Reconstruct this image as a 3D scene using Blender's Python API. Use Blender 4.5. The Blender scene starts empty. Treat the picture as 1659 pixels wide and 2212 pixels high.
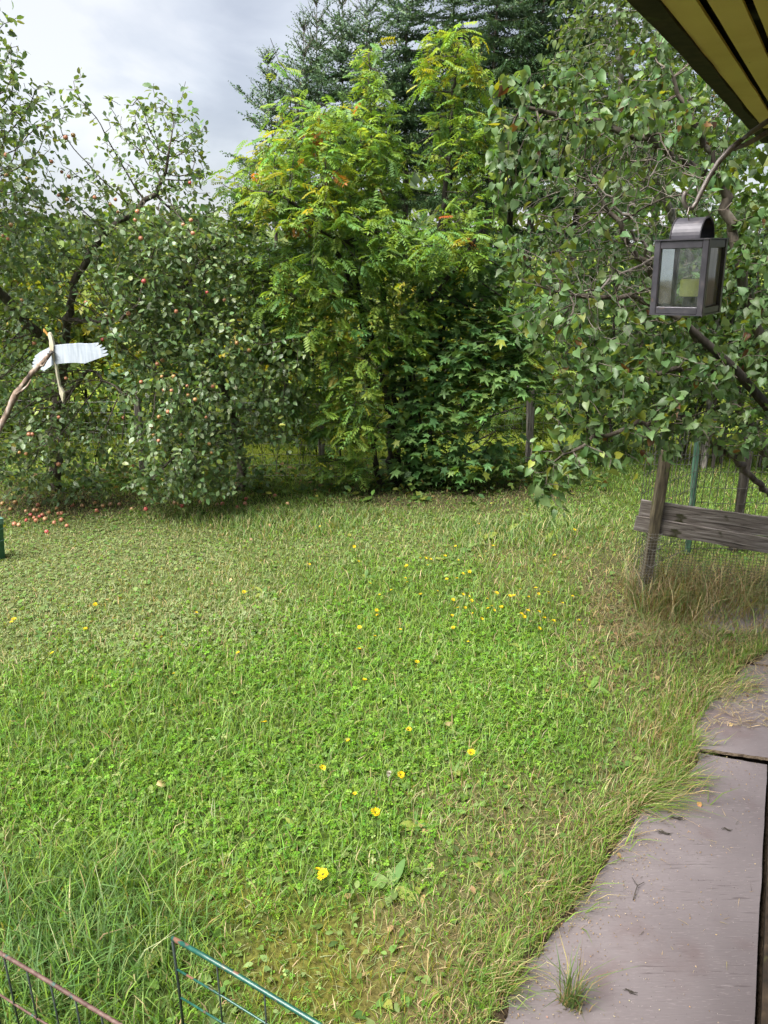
import bpy, math, random
import numpy as np
from mathutils import Vector, Matrix
rng = np.random.default_rng(7)
random.seed(7)
SC = bpy.context.scene
COL = SC.collection

# ------------------------------------------------------------------ camera, sky, sun, exposure
CAM_H = 3.0
PITCH = math.radians(19.6)
FPX = 1660.0                       # focal length in the 1659 x 2212 working frame
cd = bpy.data.cameras.new('camera')
cam = bpy.data.objects.new('camera', cd)
COL.objects.link(cam)
cam.location = (0, 0, CAM_H)
cam.rotation_euler = (math.radians(90) - PITCH, 0, 0)
cd.sensor_fit = 'VERTICAL'
cd.sensor_height = 36.0
cd.lens = 36.0 * FPX / 2212.0
cd.clip_end = 500
cd.clip_start = 0.05
SC.camera = cam
SC.render.resolution_x, SC.render.resolution_y = 768, 1024

SUN_EL, SUN_AZ = math.radians(60), math.radians(-126)      # azimuth from +Y towards +X
wd = bpy.data.worlds.new('World')
SC.world = wd
wd.use_nodes = True
nt = wd.node_tree
nt.nodes.clear()


def nd(t, kind, **kw):
    n = t.nodes.new(kind)
    for k, v in kw.items():
        setattr(n, k, v)
    return n


def ramp(t, stops, interp='LINEAR'):
    n = t.nodes.new('ShaderNodeValToRGB')
    n.color_ramp.interpolation = interp
    e = n.color_ramp.elements
    while len(e) < len(stops):
        e.new(0.5)
    for el, (p, c) in zip(e, stops):
        el.position = p
        el.color = (*c, 1) if len(c) == 3 else c
    return n


sky = nd(nt, 'ShaderNodeTexSky', sky_type='NISHITA', sun_disc=False, sun_elevation=SUN_EL, sun_rotation=SUN_AZ)
tc = nd(nt, 'ShaderNodeTexCoord')
mp = nd(nt, 'ShaderNodeMapping')
mp.inputs['Scale'].default_value = (1.0, 1.0, 2.4)
mp.inputs['Location'].default_value = (1.3, 2.9, 0.2)
nz = nd(nt, 'ShaderNodeTexNoise')
nz.inputs['Scale'].default_value = 3.4
nz.inputs['Detail'].default_value = 7
nz.inputs['Roughness'].default_value = 0.52
nz.inputs['Distortion'].default_value = 0.35
cr = ramp(nt, [(0.34, (0.48, 0.51, 0.60)), (0.46, (0.60, 0.63, 0.71)), (0.56, (0.76, 0.79, 0.86)), (0.70, (1.0, 1.0, 1.02))])
# thin place in the cloud where the veiled light comes through
gdir = Vector((-640, 1918, 470)).normalized()
dp = nd(nt, 'ShaderNodeVectorMath', operation='DOT_PRODUCT')
dp.inputs[1].default_value = gdir
gm = nd(nt, 'ShaderNodeMapRange', interpolation_type='SMOOTHERSTEP')
gm.inputs['From Min'].default_value = 0.985
gm.inputs['From Max'].default_value = 1.0
gm.inputs['To Max'].default_value = 0.26
ad = nd(nt, 'ShaderNodeMath', operation='ADD')
mulk = nd(nt, 'ShaderNodeVectorMath', operation='SCALE')
mulk.inputs['Scale'].default_value = 1.6
mx = nd(nt, 'ShaderNodeMix', data_type='RGBA')
mx.inputs['Factor'].default_value = 0.93
bg = nd(nt, 'ShaderNodeBackground')
bg.inputs['Strength'].default_value = 0.05
wo = nd(nt, 'ShaderNodeOutputWorld')
L = nt.links.new
L(tc.outputs['Generated'], mp.inputs['Vector'])
L(mp.outputs['Vector'], nz.inputs['Vector'])
L(tc.outputs['Generated'], dp.inputs[0])
L(dp.outputs['Value'], gm.inputs['Value'])
L(nz.outputs['Fac'], ad.inputs[0])
L(gm.outputs['Result'], ad.inputs[1])
L(ad.outputs['Value'], cr.inputs['Fac'])
L(cr.outputs['Color'], mulk.inputs[0])
L(sky.outputs['Color'], mx.inputs[6])
L(mulk.outputs['Vector'], mx.inputs[7])
L(mx.outputs[2], bg.inputs['Color'])
L(bg.outputs['Background'], wo.inputs['Surface'])

sd = bpy.data.lights.new('sun', 'SUN')
sd.energy = 1.5
sd.angle = math.radians(48)
sd.color = (1.0, 0.965, 0.90)
sun = bpy.data.objects.new('sun', sd)
COL.objects.link(sun)
sdir = Vector((math.sin(SUN_AZ) * math.cos(SUN_EL), math.cos(SUN_AZ) * math.cos(SUN_EL), math.sin(SUN_EL)))
sun.rotation_euler = sdir.to_track_quat('Z', 'Y').to_euler()

vs = SC.view_settings
SC.display_settings.display_device = 'sRGB'
vs.view_transform = 'Standard'
vs.look = 'None'
vs.gamma = 1.0
vs.use_curve_mapping = False
vs.exposure = 3.5
SC.cycles.use_adaptive_sampling = True
SC.cycles.adaptive_threshold = 0.03
SC.cycles.max_bounces = 6
SC.cycles.diffuse_bounces = 3
SC.cycles.glossy_bounces = 2
SC.cycles.transmission_bounces = 4
SC.cycles.transparent_max_bounces = 6

# ------------------------------------------------------------------ photo frame -> world
CP, SP = math.cos(PITCH), math.sin(PITCH)


def ray(u, v):
    r, up = u - 829.5, 1106.0 - v
    return Vector((r, FPX * CP + up * SP, -FPX * SP + up * CP))


def at(u, v, Y):
    d = ray(u, v)
    return Vector((0, 0, CAM_H)) + d * (Y / d.y)


def gnd(u, v, z=0.0):
    d = ray(u, v)
    return Vector((0, 0, CAM_H)) + d * ((z - CAM_H) / d.z)


def uv_of(P):
    P = np.asarray(P, float)
    x, y, z = P[..., 0], P[..., 1], P[..., 2] - CAM_H
    dep = y * CP - z * SP
    up = y * SP + z * CP
    dep = np.maximum(dep, 1e-3)
    return 829.5 + FPX * x / dep, 1106.0 - FPX * up / dep, dep


# ------------------------------------------------------------------ object helpers
def tag(o, label=None, cat=None, group=None, kind=None):
    if label: o['label'] = label
    if cat: o['category'] = cat
    if group: o['group'] = group
    if kind: o['kind'] = kind
    return o


def root(name, loc, label=None, cat=None, group=None):
    o = bpy.data.objects.new(name, None)
    COL.objects.link(o)
    o.location = loc
    o.empty_display_size = 0.1
    return tag(o, label, cat, group)


def adopt(o, par):
    """parent a world-space object without moving it"""
    if par is not None:
        W = world_of(par)
        o.parent = par
        o.matrix_parent_inverse = W.inverted()
    return o


def world_of(o):
    M = o.matrix_basis.copy()
    if o.parent is not None:
        M = world_of(o.parent) @ o.matrix_parent_inverse @ M
    return M


def link(name, me, mat=None, par=None, mtx=None):
    o = bpy.data.objects.new(name, me)
    COL.objects.link(o)
    if mat is not None and len(me.materials) == 0:
        me.materials.append(mat)
    if mtx is not None:
        o.matrix_basis = mtx
    return adopt(o, par)


def npmesh(name, V, F, col=None, smooth=True):
    """triangle mesh from arrays; col is (N,3) per vertex"""
    V = np.ascontiguousarray(V, dtype=np.float32)
    F = np.ascontiguousarray(F, dtype=np.int32)
    me = bpy.data.meshes.new(name)
    me.vertices.add(len(V))
    me.vertices.foreach_set('co', V.ravel())
    k = F.shape[1]
    me.loops.add(F.size)
    me.loops.foreach_set('vertex_index', F.ravel())
    me.polygons.add(len(F))
    me.polygons.foreach_set('loop_start', np.arange(0, F.size, k, dtype=np.int32))
    if smooth:
        me.polygons.foreach_set('use_smooth', np.ones(len(F), dtype=bool))
    if col is not None:
        a = me.attributes.new('Col', 'FLOAT_COLOR', 'POINT')
        c = np.ones((len(V), 4), dtype=np.float32)
        c[:, :3] = col
        a.data.foreach_set('color', c.ravel())
    me.update(calc_edges=True)
    me.validate()
    return me


class MB:
    """collects simple shapes; build() links them as one mesh"""
    def __init__(self):
        self.v, self.f = [], []

    def add(self, vs_, fs):
        n = len(self.v)
        self.v += [tuple(p) for p in vs_]
        self.f += [tuple(i + n for i in f) for f in fs]
        return self

    def box(self, c, ax, ay, az, bev=0.0):
        """c centre; ax, ay, az half-extent vectors; bev chamfers the long edges around ax"""
        c, ax, ay, az = Vector(c), Vector(ax), Vector(ay), Vector(az)
        if bev <= 0:
            P = [c + sx * ax + sy * ay + sz * az for sx in (-1, 1) for sy in (-1, 1) for sz in (-1, 1)]
            return self.add(P, [(0, 1, 3, 2), (4, 6, 7, 5), (0, 4, 5, 1), (2, 3, 7, 6), (0, 2, 6, 4), (1, 5, 7, 3)])
        by, bz = 1 - bev / ay.length, 1 - bev / az.length
        ring = [(1, bz), (by, 1), (-by, 1), (-1, bz), (-1, -bz), (-by, -1), (by, -1), (1, -bz)]
        P = [c + s * ax + a * ay + b * az for s in (-1, 1) for a, b in ring]
        fs = [tuple(range(8))[::-1], tuple(range(8, 16))] + [(i, (i + 1) % 8, 8 + (i + 1) % 8, 8 + i) for i in range(8)]
        return self.add(P, fs)

    def tube(self, pts, rad, n=6, cap=True):
        pts = [Vector(p) for p in pts]
        if not hasattr(rad, '__len__'):
            rad = [rad] * len(pts)
        V, Fs = [], []
        ref = None
        for i, p in enumerate(pts):
            t = (pts[min(i + 1, len(pts) - 1)] - pts[max(i - 1, 0)]).normalized()
            if ref is None:
                ref = t.orthogonal().normalized()
            ref = (ref - t * ref.dot(t)).normalized()
            b = t.cross(ref)
            for k in range(n):
                a = 2 * math.pi * k / n
                V.append(p + float(rad[i]) * (math.cos(a) * ref + math.sin(a) * b))
        for i in range(len(pts) - 1):
            for k in range(n):
                Fs.append((i * n + k, i * n + (k + 1) % n, (i + 1) * n + (k + 1) % n, (i + 1) * n + k))
        if cap:
            Fs.append(tuple(range(n))[::-1])
            Fs.append(tuple((len(pts) - 1) * n + k for k in range(n)))
        return self.add(V, Fs)

    def prism(self, outline, h):
        """outline: list of 3-D points (planar); h: extrusion vector"""
        P = [Vector(p) for p in outline]
        h = Vector(h)
        n = len(P)
        return self.add(P + [p + h for p in P],
                        [tuple(range(n))[::-1], tuple(range(n, 2 * n))] + [(i, (i + 1) % n, n + (i + 1) % n, n + i) for i in range(n)])

    def build(self, name, mat, par=None, smooth=False, mtx=None):
        me = bpy.data.meshes.new(name)
        me.from_pydata(self.v, [], self.f)
        me.update()
        if smooth:
            me.polygons.foreach_set('use_smooth', np.ones(len(me.polygons), dtype=bool))
        return link(name, me, mat, par, mtx)


def wiggle(a, b, n, amp, rnd=random):
    a, b = Vector(a), Vector(b)
    out = []
    for i in range(n):
        t = i / (n - 1)
        k = amp * math.sin(math.pi * t)
        out.append(a.lerp(b, t) + Vector((rnd.uniform(-k, k), rnd.uniform(-k, k), rnd.uniform(-k, k))))
    return out


# ------------------------------------------------------------------ materials
def newmat(name):
    m = bpy.data.materials.new(name)
    m.use_nodes = True
    t = m.node_tree
    t.nodes.clear()
    out = nd(t, 'ShaderNodeOutputMaterial')
    return m, t, out


def leafmat(name, rough=0.5, spec=0.35, transl=0.35, tcol=(1.5, 1.35, 0.5), sat=1.0):
    m, t, out = newmat(name)
    at_ = nd(t, 'ShaderNodeAttribute', attribute_name='Col')
    p = nd(t, 'ShaderNodeBsdfPrincipled')
    p.inputs['Roughness'].default_value = rough
    p.inputs['Specular IOR Level'].default_value = spec
    tl = nd(t, 'ShaderNodeBsdfTranslucent')
    mm = nd(t, 'ShaderNodeMix', data_type='RGBA', blend_type='MULTIPLY')
    mm.inputs['Factor'].default_value = 1
    mm.inputs[7].default_value = (*tcol, 1)
    ms = nd(t, 'ShaderNodeMixShader')
    ms.inputs['Fac'].default_value = transl
    # fine vein / blotch relief
    g = nd(t, 'ShaderNodeNewGeometry')
    n = nd(t, 'ShaderNodeTexNoise')
    n.inputs['Scale'].default_value = 60
    n.inputs['Detail'].default_value = 2
    hv = nd(t, 'ShaderNodeHueSaturation')
    mr = nd(t, 'ShaderNodeMapRange')
    mr.inputs['To Min'].default_value = 0.78
    mr.inputs['To Max'].default_value = 1.22
    hv.inputs['Saturation'].default_value = sat
    t.links.new(g.outputs['Position'], n.inputs['Vector'])
    t.links.new(n.outputs['Fac'], mr.inputs['Value'])
    t.links.new(mr.outputs['Result'], hv.inputs['Value'])
    t.links.new(at_.outputs['Color'], hv.inputs['Color'])
    t.links.new(hv.outputs['Color'], p.inputs['Base Color'])
    t.links.new(hv.outputs['Color'], mm.inputs[6])
    t.links.new(mm.outputs[2], tl.inputs['Color'])
    t.links.new(p.outputs['BSDF'], ms.inputs[1])
    t.links.new(tl.outputs['BSDF'], ms.inputs[2])
    t.links.new(ms.outputs['Shader'], out.inputs['Surface'])
    return m


def noisemat(name, stops, scale=(8, 8, 8), detail=6, rough=0.8, spec=0.25, bump=0.0, bscale=None, coord='Object', distort=0.3, metallic=0.0, extra=None):
    """colour ramp over stretched noise"""
    m, t, out = newmat(name)
    p = nd(t, 'ShaderNodeBsdfPrincipled')
    p.inputs['Roughness'].default_value = rough
    p.inputs['Specular IOR Level'].default_value = spec
    p.inputs['Metallic'].default_value = metallic
    tcn = nd(t, 'ShaderNodeTexCoord')
    mpn = nd(t, 'ShaderNodeMapping')
    mpn.inputs['Scale'].default_value = scale
    n = nd(t, 'ShaderNodeTexNoise')
    n.inputs['Scale'].default_value = 1
    n.inputs['Detail'].default_value = detail
    n.inputs['Distortion'].default_value = distort
    r = ramp(t, stops)
    t.links.new(tcn.outputs[coord], mpn.inputs['Vector'])
    t.links.new(mpn.outputs['Vector'], n.inputs['Vector'])
    t.links.new(n.outputs['Fac'], r.inputs['Fac'])
    col = r.outputs['Color']
    if extra:                                    # second layer: (colour, scale, low, high)
        for ec, es, lo, hi in extra:
            m2 = nd(t, 'ShaderNodeMapping')
            m2.inputs['Scale'].default_value = es
            m2.inputs['Location'].default_value = (es[0] * 0.37, 1.7, 4.1)
            n2 = nd(t, 'ShaderNodeTexNoise')
            n2.inputs['Scale'].default_value = 1
            n2.inputs['Detail'].default_value = 5
            rr = nd(t, 'ShaderNodeMapRange', interpolation_type='SMOOTHSTEP')
            rr.inputs['From Min'].default_value = lo
            rr.inputs['From Max'].default_value = hi
            mixn = nd(t, 'ShaderNodeMix', data_type='RGBA')
            mixn.inputs[7].default_value = (*ec, 1)
            t.links.new(tcn.outputs[coord], m2.inputs['Vector'])
            t.links.new(m2.outputs['Vector'], n2.inputs['Vector'])
            t.links.new(n2.outputs['Fac'], rr.inputs['Value'])
            t.links.new(rr.outputs['Result'], mixn.inputs['Factor'])
            t.links.new(col, mixn.inputs[6])
            col = mixn.outputs[2]
    t.links.new(col, p.inputs['Base Color'])
    if bump:
        b = nd(t, 'ShaderNodeBump')
        b.inputs['Strength'].default_value = bump
        b.inputs['Distance'].default_value = 0.01
        t.links.new(n.outputs['Fac'], b.inputs['Height'])
        t.links.new(b.outputs['Normal'], p.inputs['Normal'])
    t.links.new(p.outputs['BSDF'], out.inputs['Surface'])
    return m


M = {}
M['apple_leaf'] = leafmat('apple_leaf', rough=0.40, spec=0.6, transl=0.34)
M['lilac_leaf'] = leafmat('lilac_leaf', rough=0.46, spec=0.42, transl=0.40)
M['rowan_leaf'] = leafmat('rowan_leaf', rough=0.5, spec=0.35, transl=0.46)
M['maple_leaf'] = leafmat('maple_leaf', rough=0.48, spec=0.45, transl=0.34)
M['soft_leaf'] = leafmat('soft_leaf', rough=0.55, spec=0.3, transl=0.45)
M['needle'] = leafmat('needle', rough=0.55, spec=0.3, transl=0.12)
M['grass'] = leafmat('grass', rough=0.55, spec=0.25, transl=0.40)
M['clover'] = leafmat('clover', rough=0.6, spec=0.2, transl=0.40)
M['petal'] = leafmat('petal', rough=0.6, spec=0.2, transl=0.3, tcol=(1.1, 1.0, 0.6))
M['bark'] = noisemat('bark', [(0.3, (0.030, 0.024, 0.018)), (0.55, (0.085, 0.070, 0.055)), (0.75, (0.16, 0.15, 0.12))], (25, 25, 6), bump=0.5)
M['bark_dark'] = noisemat('bark_dark', [(0.3, (0.018, 0.015, 0.012)), (0.7, (0.06, 0.052, 0.042))], (30, 30, 8), bump=0.5)
M['bark_grey'] = noisemat('bark_grey', [(0.3, (0.05, 0.045, 0.04)), (0.5, (0.16, 0.145, 0.125)), (0.75, (0.30, 0.28, 0.25))], (40, 40, 12), bump=0.5)
M['stick_bark'] = noisemat('stick_bark', [(0.32, (0.03, 0.022, 0.018)), (0.5, (0.16, 0.115, 0.085)), (0.72, (0.36, 0.32, 0.28))], (30, 30, 14), bump=0.6)


# ------------------------------------------------------------------ value noise for masks
def f1n(x, y, s, seed=0):
    return float(np.ravel(fbm(np.array([x], float), np.array([y], float), s, seed))[0])


def vnoise(x, y, s, seed=0):
    x = np.asarray(x) * s + seed * 17.3
    y = np.asarray(y) * s + seed * 9.1
    xi, yi = np.floor(x).astype(np.int64), np.floor(y).astype(np.int64)
    xf, yf = x - xi, y - yi
    xf, yf = xf * xf * (3 - 2 * xf), yf * yf * (3 - 2 * yf)

    def h(a, b):
        n = (a * 374761393 + b * 668265263 + seed * 144665) & 0x7fffffff
        n = ((n ^ (n >> 13)) * 1274126177) & 0x7fffffff
        return ((n ^ (n >> 16)) & 0xffff) / 65535.0
    return (h(xi, yi) * (1 - xf) + h(xi + 1, yi) * xf) * (1 - yf) + (h(xi, yi + 1) * (1 - xf) + h(xi + 1, yi + 1) * xf) * yf


def fbm(x, y, s, seed=0):
    return 0.55 * vnoise(x, y, s, seed) + 0.3 * vnoise(x, y, s * 2.1, seed + 1) + 0.15 * vnoise(x, y, s * 4.3, seed + 2)


def smooth(a, b, x):
    t = np.clip((x - a) / (b - a), 0, 1)
    return t * t * (3 - 2 * t)


# path: exposed outline (right of this polyline the boards lie bare), from photo pixels to ground points
EDGE = [gnd(u, v, 0.05) for u, v in [(930, 2420), (1060, 2212), (1140, 2085), (1230, 1960), (1290, 1880), (1345, 1790), (1395, 1725), (1470, 1690),
                                     (1500, 1640), (1490, 1590), (1540, 1500), (1600, 1440), (1680, 1400), (1800, 1370)]]
EX = np.array([EDGE[0].x - 0.9] + [p.x for p in EDGE])
EY = np.array([EDGE[0].y - 1.5] + [p.y for p in EDGE])
PATH_A, PATH_B = gnd(1628, 2212, 0.05), gnd(1655, 1655, 0.05)
PD = (PATH_B - PATH_A)
PD.z = 0
PD.normalize()
PN = Vector((PD.y, -PD.x, 0))          # to the right of the path


def edge_off(x, y):
    """signed metres to the right of the ragged left edge of the boards (negative = lawn)"""
    ex = np.interp(y, EY, EX, right=EX[-1] + 30)
    wob = 0.05 * (fbm(x, y, 5.0, 31) - 0.5) + 0.03 * (vnoise(x, y, 19.0, 32) - .5)
    return (np.asarray(x) - ex) * 0.83 + wob


def right_off(x, y):
    return (np.asarray(x) - PATH_A.x) * PN.x + (np.asarray(y) - PATH_A.y) * PN.y


def ell(u, v, cu, cv, ru, rv, soft=0.45):
    d = np.sqrt(((u - cu) / ru) ** 2 + ((v - cv) / rv) ** 2)
    return 1 - smooth(1 - soft, 1 + soft, d)


def masks(x, y):
    P = np.stack([x, y, np.zeros_like(x)], -1)
    u, v, _ = uv_of(P)
    u = u + 90 * (fbm(x, y, 1.6, 3) - .5)
    v = v + 70 * (fbm(x, y, 1.6, 8) - .5)
    lush = np.maximum(ell(u, v, 640, 1500, 620, 260), 0.9 * ell(u, v, 250, 1640, 420, 190))
    lush = np.maximum(lush, 0.75 * ell(u, v, 560, 1830, 420, 170))
    pale = np.maximum(ell(u, v, 220, 1265, 440, 150), 0.6 * ell(u, v, 600, 1150, 900, 70))
    pale = np.maximum(pale, 0.9 * ell(u, v, 20, 1390, 130, 60))
    eo = edge_off(x, y)
    dry = .8 * np.clip(1 - np.abs(eo + 0.16) / 0.36, 0, 1) ** 0.8
    dry = np.maximum(dry, 0.75 * ell(u, v, 1360, 1390, 150, 150))
    dry = np.maximum(dry, 0.9 * ell(u, v, 1560, 1320, 260, 110))
    dry = np.maximum(dry, 0.5 * ell(u, v, 1010, 2060, 220, 170))
    dry = np.maximum(dry, 0.5 * ell(u, v, 1080, 1800, 170, 120))
    dry = np.maximum(dry, 0.35 * ell(u, v, 1180, 1240, 150, 90))
    longg = np.maximum(ell(u, v, 130, 2080, 290, 210), 0.7 * ell(u, v, 1120, 1160, 190, 45))
    longg = np.maximum(longg, 0.45 * ell(u, v, 620, 1130, 260, 30))
    moss = np.maximum(ell(u, v, 760, 2120, 260, 130), 0.6 * ell(u, v, 470, 1960, 150, 70))
    shade = ell(u, v, 330, 1060, 420, 45)
    bare = np.maximum(ell(u, v, 80, 1090, 260, 38), ell(u, v, 1000, 1075, 260, 26))
    bare = np.maximum(bare, 0.8 * ell(u, v, 1330, 1290, 70, 120))
    return dict(u=u, v=v, lush=lush, pale=pale, dry=dry, longg=longg, moss=moss, eo=eo, shade=shade, bare=bare)


# ------------------------------------------------------------------ ground
def ground_z(x, y):
    eo = edge_off(x, y)
    z = 0.035 * (fbm(x, y, 0.55, 41) - 0.5)
    z = z * smooth(-1.0, -1.9, eo) + (0.068 + 0.4 * z) * smooth(-2.2, -1.1, eo)
    z = np.where(eo > 0, np.minimum(z, 0.062 - eo * 0.6), z)
    z = np.where(eo > 0.09, -0.012, z)
    return z


def make_ground():
    xs = np.unique(np.concatenate([np.linspace(-120, -9, 26), np.linspace(-9, -4.5, 40), np.linspace(-4.5, 4.5, 226), np.linspace(4.5, 9, 40), np.linspace(9, 120, 26)]))
    ys = np.unique(np.concatenate([np.linspace(-30, 0.8, 14), np.linspace(0.8, 7, 170), np.linspace(7, 13, 70), np.linspace(13, 240, 40)]))
    X, Y = np.meshgrid(xs, ys)
    x, y = X.ravel(), Y.ravel()
    m = masks(x, y)
    z = ground_z(x, y)
    V = np.stack([x, y, z], -1)
    nx, ny = len(xs), len(ys)
    i = np.arange(nx * ny).reshape(ny, nx)
    F = np.stack([i[:-1, :-1], i[:-1, 1:], i[1:, 1:], i[1:, :-1]], -1).reshape(-1, 4)
    g = np.array([0.075, 0.105, 0.024])
    c = np.tile(g, (len(x), 1))

    def mixc(c, col, f):
        f = np.clip(f, 0, 1)[:, None]
        return c * (1 - f) + np.array(col) * f
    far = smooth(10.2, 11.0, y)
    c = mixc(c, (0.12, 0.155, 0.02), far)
    c = mixc(c, (0.105, 0.125, 0.045), m['pale'] * (1 - far))
    c = mixc(c, (0.06, 0.11, 0.017), m['lush'] * .8)
    c = mixc(c, (0.13, 0.12, 0.025), m['moss'] * .9)
    c = mixc(c, (0.17, 0.13, 0.075), m['dry'] * .9)
    c = mixc(c, (0.10, 0.085, 0.045), m['bare'] * .85)
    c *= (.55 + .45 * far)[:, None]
    c = mixc(c, (0.045, 0.032, 0.022), smooth(-0.06, 0.02, m['eo']))
    ro = right_off(x, y)
    c = mixc(c, (0.03, 0.022, 0.015), smooth(-0.05, 0.05, ro) * (m['eo'] > 0.3))
    me = npmesh('ground', V, F, c)
    mt, t, out = newmat('ground')
    a = nd(t, 'ShaderNodeAttribute', attribute_name='Col')
    p = nd(t, 'ShaderNodeBsdfPrincipled')
    p.inputs['Roughness'].default_value = 0.95
    p.inputs['Specular IOR Level'].default_value = 0.1
    g1 = nd(t, 'ShaderNodeNewGeometry')
    n1 = nd(t, 'ShaderNodeTexNoise')
    n1.inputs['Scale'].default_value = 42
    n1.inputs['Detail'].default_value = 6
    n2 = nd(t, 'ShaderNodeTexNoise')
    n2.inputs['Scale'].default_value = 7
    n2.inputs['Detail'].default_value = 4
    mr = nd(t, 'ShaderNodeMapRange')
    mr.inputs['From Min'].default_value = 0.3
    mr.inputs['From Max'].default_value = 0.7
    mr.inputs['To Min'].default_value = 0.45
    mr.inputs['To Max'].default_value = 1.5
    hs = nd(t, 'ShaderNodeHueSaturation')
    mr2 = nd(t, 'ShaderNodeMapRange')
    mr2.inputs['To Min'].default_value = 0.47
    mr2.inputs['To Max'].default_value = 0.53
    b = nd(t, 'ShaderNodeBump')
    b.inputs['Strength'].default_value = 0.8
    b.inputs['Distance'].default_value = 0.02
    for nn in (n1, n2):
        t.links.new(g1.outputs['Position'], nn.inputs['Vector'])
    t.links.new(n1.outputs['Fac'], mr.inputs['Value'])
    t.links.new(n2.outputs['Fac'], mr2.inputs['Value'])
    t.links.new(mr2.outputs['Result'], hs.inputs['Hue'])
    t.links.new(mr.outputs['Result'], hs.inputs['Value'])
    t.links.new(a.outputs['Color'], hs.inputs['Color'])
    t.links.new(hs.outputs['Color'], p.inputs['Base Color'])
    t.links.new(n1.outputs['Fac'], b.inputs['Height'])
    t.links.new(b.outputs['Normal'], p.inputs['Normal'])
    t.links.new(p.outputs['BSDF'], out.inputs['Surface'])
    o = link('ground', me, mt)
    tag(o, 'mown garden lawn ground running back under the fence', kind='structure')


make_ground()

# ------------------------------------------------------------------ house eave, boards, path
ED = Vector((math.sin(math.radians(29.8)), math.cos(math.radians(29.8)), 0))     # along the eave
EN = Vector((ED.y, -ED.x, 0))                                                    # towards the house
EH = 0.50
M['soffit'] = noisemat('soffit_paint', [(0.3, (0.60, 0.42, 0.15)), (0.6, (0.70, 0.52, 0.20)), (0.8, (0.74, 0.57, 0.24))], (3, 3, 3), rough=0.55, spec=0.3,
                       extra=[((0.16, 0.10, 0.03), (26, 26, 26), 0.70, 0.76)])
M['dark_wood'] = noisemat('dark_shaded_wood', [(0.3, (0.012, 0.009, 0.007)), (0.6, (0.035, 0.024, 0.016)), (0.8, (0.07, 0.05, 0.03))], (20, 20, 20), rough=0.8,  # wood toned near black, the fascia's backlit darkness put into its colour
                          extra=[((0.06, 0.065, 0.02), (9, 9, 9), 0.60, 0.72)])
M['deck_underlay'] = noisemat('roof_underside', [(0.3, (0.02, 0.017, 0.015)), (0.6, (0.05, 0.045, 0.042)), (0.78, (0.20, 0.19, 0.20))], (5, 5, 5), rough=0.8)
M['roofing'] = noisemat('roofing_felt', [(0.3, (0.03, 0.03, 0.03)), (0.7, (0.07, 0.068, 0.065))], (12, 12, 12))
M['siding'] = noisemat('house_siding', [(0.3, (0.36, 0.26, 0.06)), (0.7, (0.48, 0.36, 0.10))], (6, 6, 2))


def ept(s, off, z):
    return ED * s + EN * off + Vector((0, 0, CAM_H + z))


def make_house():
    h = root('house', ept(1.5, 1.5, -CAM_H), 'house with yellow painted eave boards and a mossy fascia toned dark for backlight overhead', 'house')
    e0 = -1.03 * EH                                    # outer edge of the eave
    s0, s1 = -2.5, 4.98

    def plank(a0, a1, z0, z1, sa, sb, name, mat, wob=0.0):
        mb = MB()
        n = 40 if wob else 1
        V, Fs = [], []
        for i in range(n + 1):
            s = sa + (sb - sa) * i / n
            w0 = wob * (f1n(s, a0 * 7, 3.3, 5) - .5)
            w1 = wob * (f1n(s, a1 * 9, 4.1, 9) - .5)
            for a, z in ((a0 + w0, z0), (a1 + w1, z0), (a1 + w1, z1), (a0 + w0, z1)):
                V.append(ept(s, a, z))
        for i in range(n):
            for k in range(4):
                Fs.append((i * 4 + k, i * 4 + (k + 1) % 4, i * 4 + 4 + (k + 1) % 4, i * 4 + 4 + k))
        Fs += [(0, 3, 2, 1), tuple(n * 4 + k for k in range(4))]
        mb.add(V, Fs)
        return mb.build(name, mat, h)
    plank(e0, e0 + 0.108 * EH, EH - 0.006, EH + 0.10, s0, s1 + 0.12, 'fascia', M['dark_wood'], 0.022)  # backlit dark in its wood colour, shadow line in its wavy edge
    a = e0 + 0.118 * EH
    bw, gap = 0.134 * EH, 0.044 * EH
    for k in range(9):
        plank(a, a + bw, EH, EH + 0.008, s0, s1 - 0.5 - 0.15 * (k % 2), 'soffit_board', M['soffit'], 0.006)
        a += bw + gap
    for s in np.arange(s0 + 0.3, s1, 0.9):              # rafters seen through the gaps
        plank(e0 + 0.12, 1.5, EH + 0.03, EH + 0.10, s, s + 0.06, 'rafter', M['dark_wood'])
    plank(e0 - 0.01, 1.6, EH + 0.104, EH + 0.12, s0, s1 + 0.12, 'roof_deck', M['deck_underlay'])
    plank(e0 - 0.03, 1.6, EH + 0.121, EH + 0.13, s0 - 0.05, s1 + 0.14, 'roofing', M['roofing'])
    plank(e0 + 0.10 * EH, 1.5, EH - 0.05, EH + 0.10, s1 - 0.02, s1 + 0.10, 'bargeboard', M['dark_wood'])
    mb = MB()
    mb.box(ept((s0 + s1) / 2 - 0.6, 1.55, -1.06), ED * ((s1 - s0) / 2 - 0.7), EN * 0.06, Vector((0, 0, 1.94)))
    mb.build('wall', M['siding'], h)


make_house()

M['ply'] = None


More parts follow.
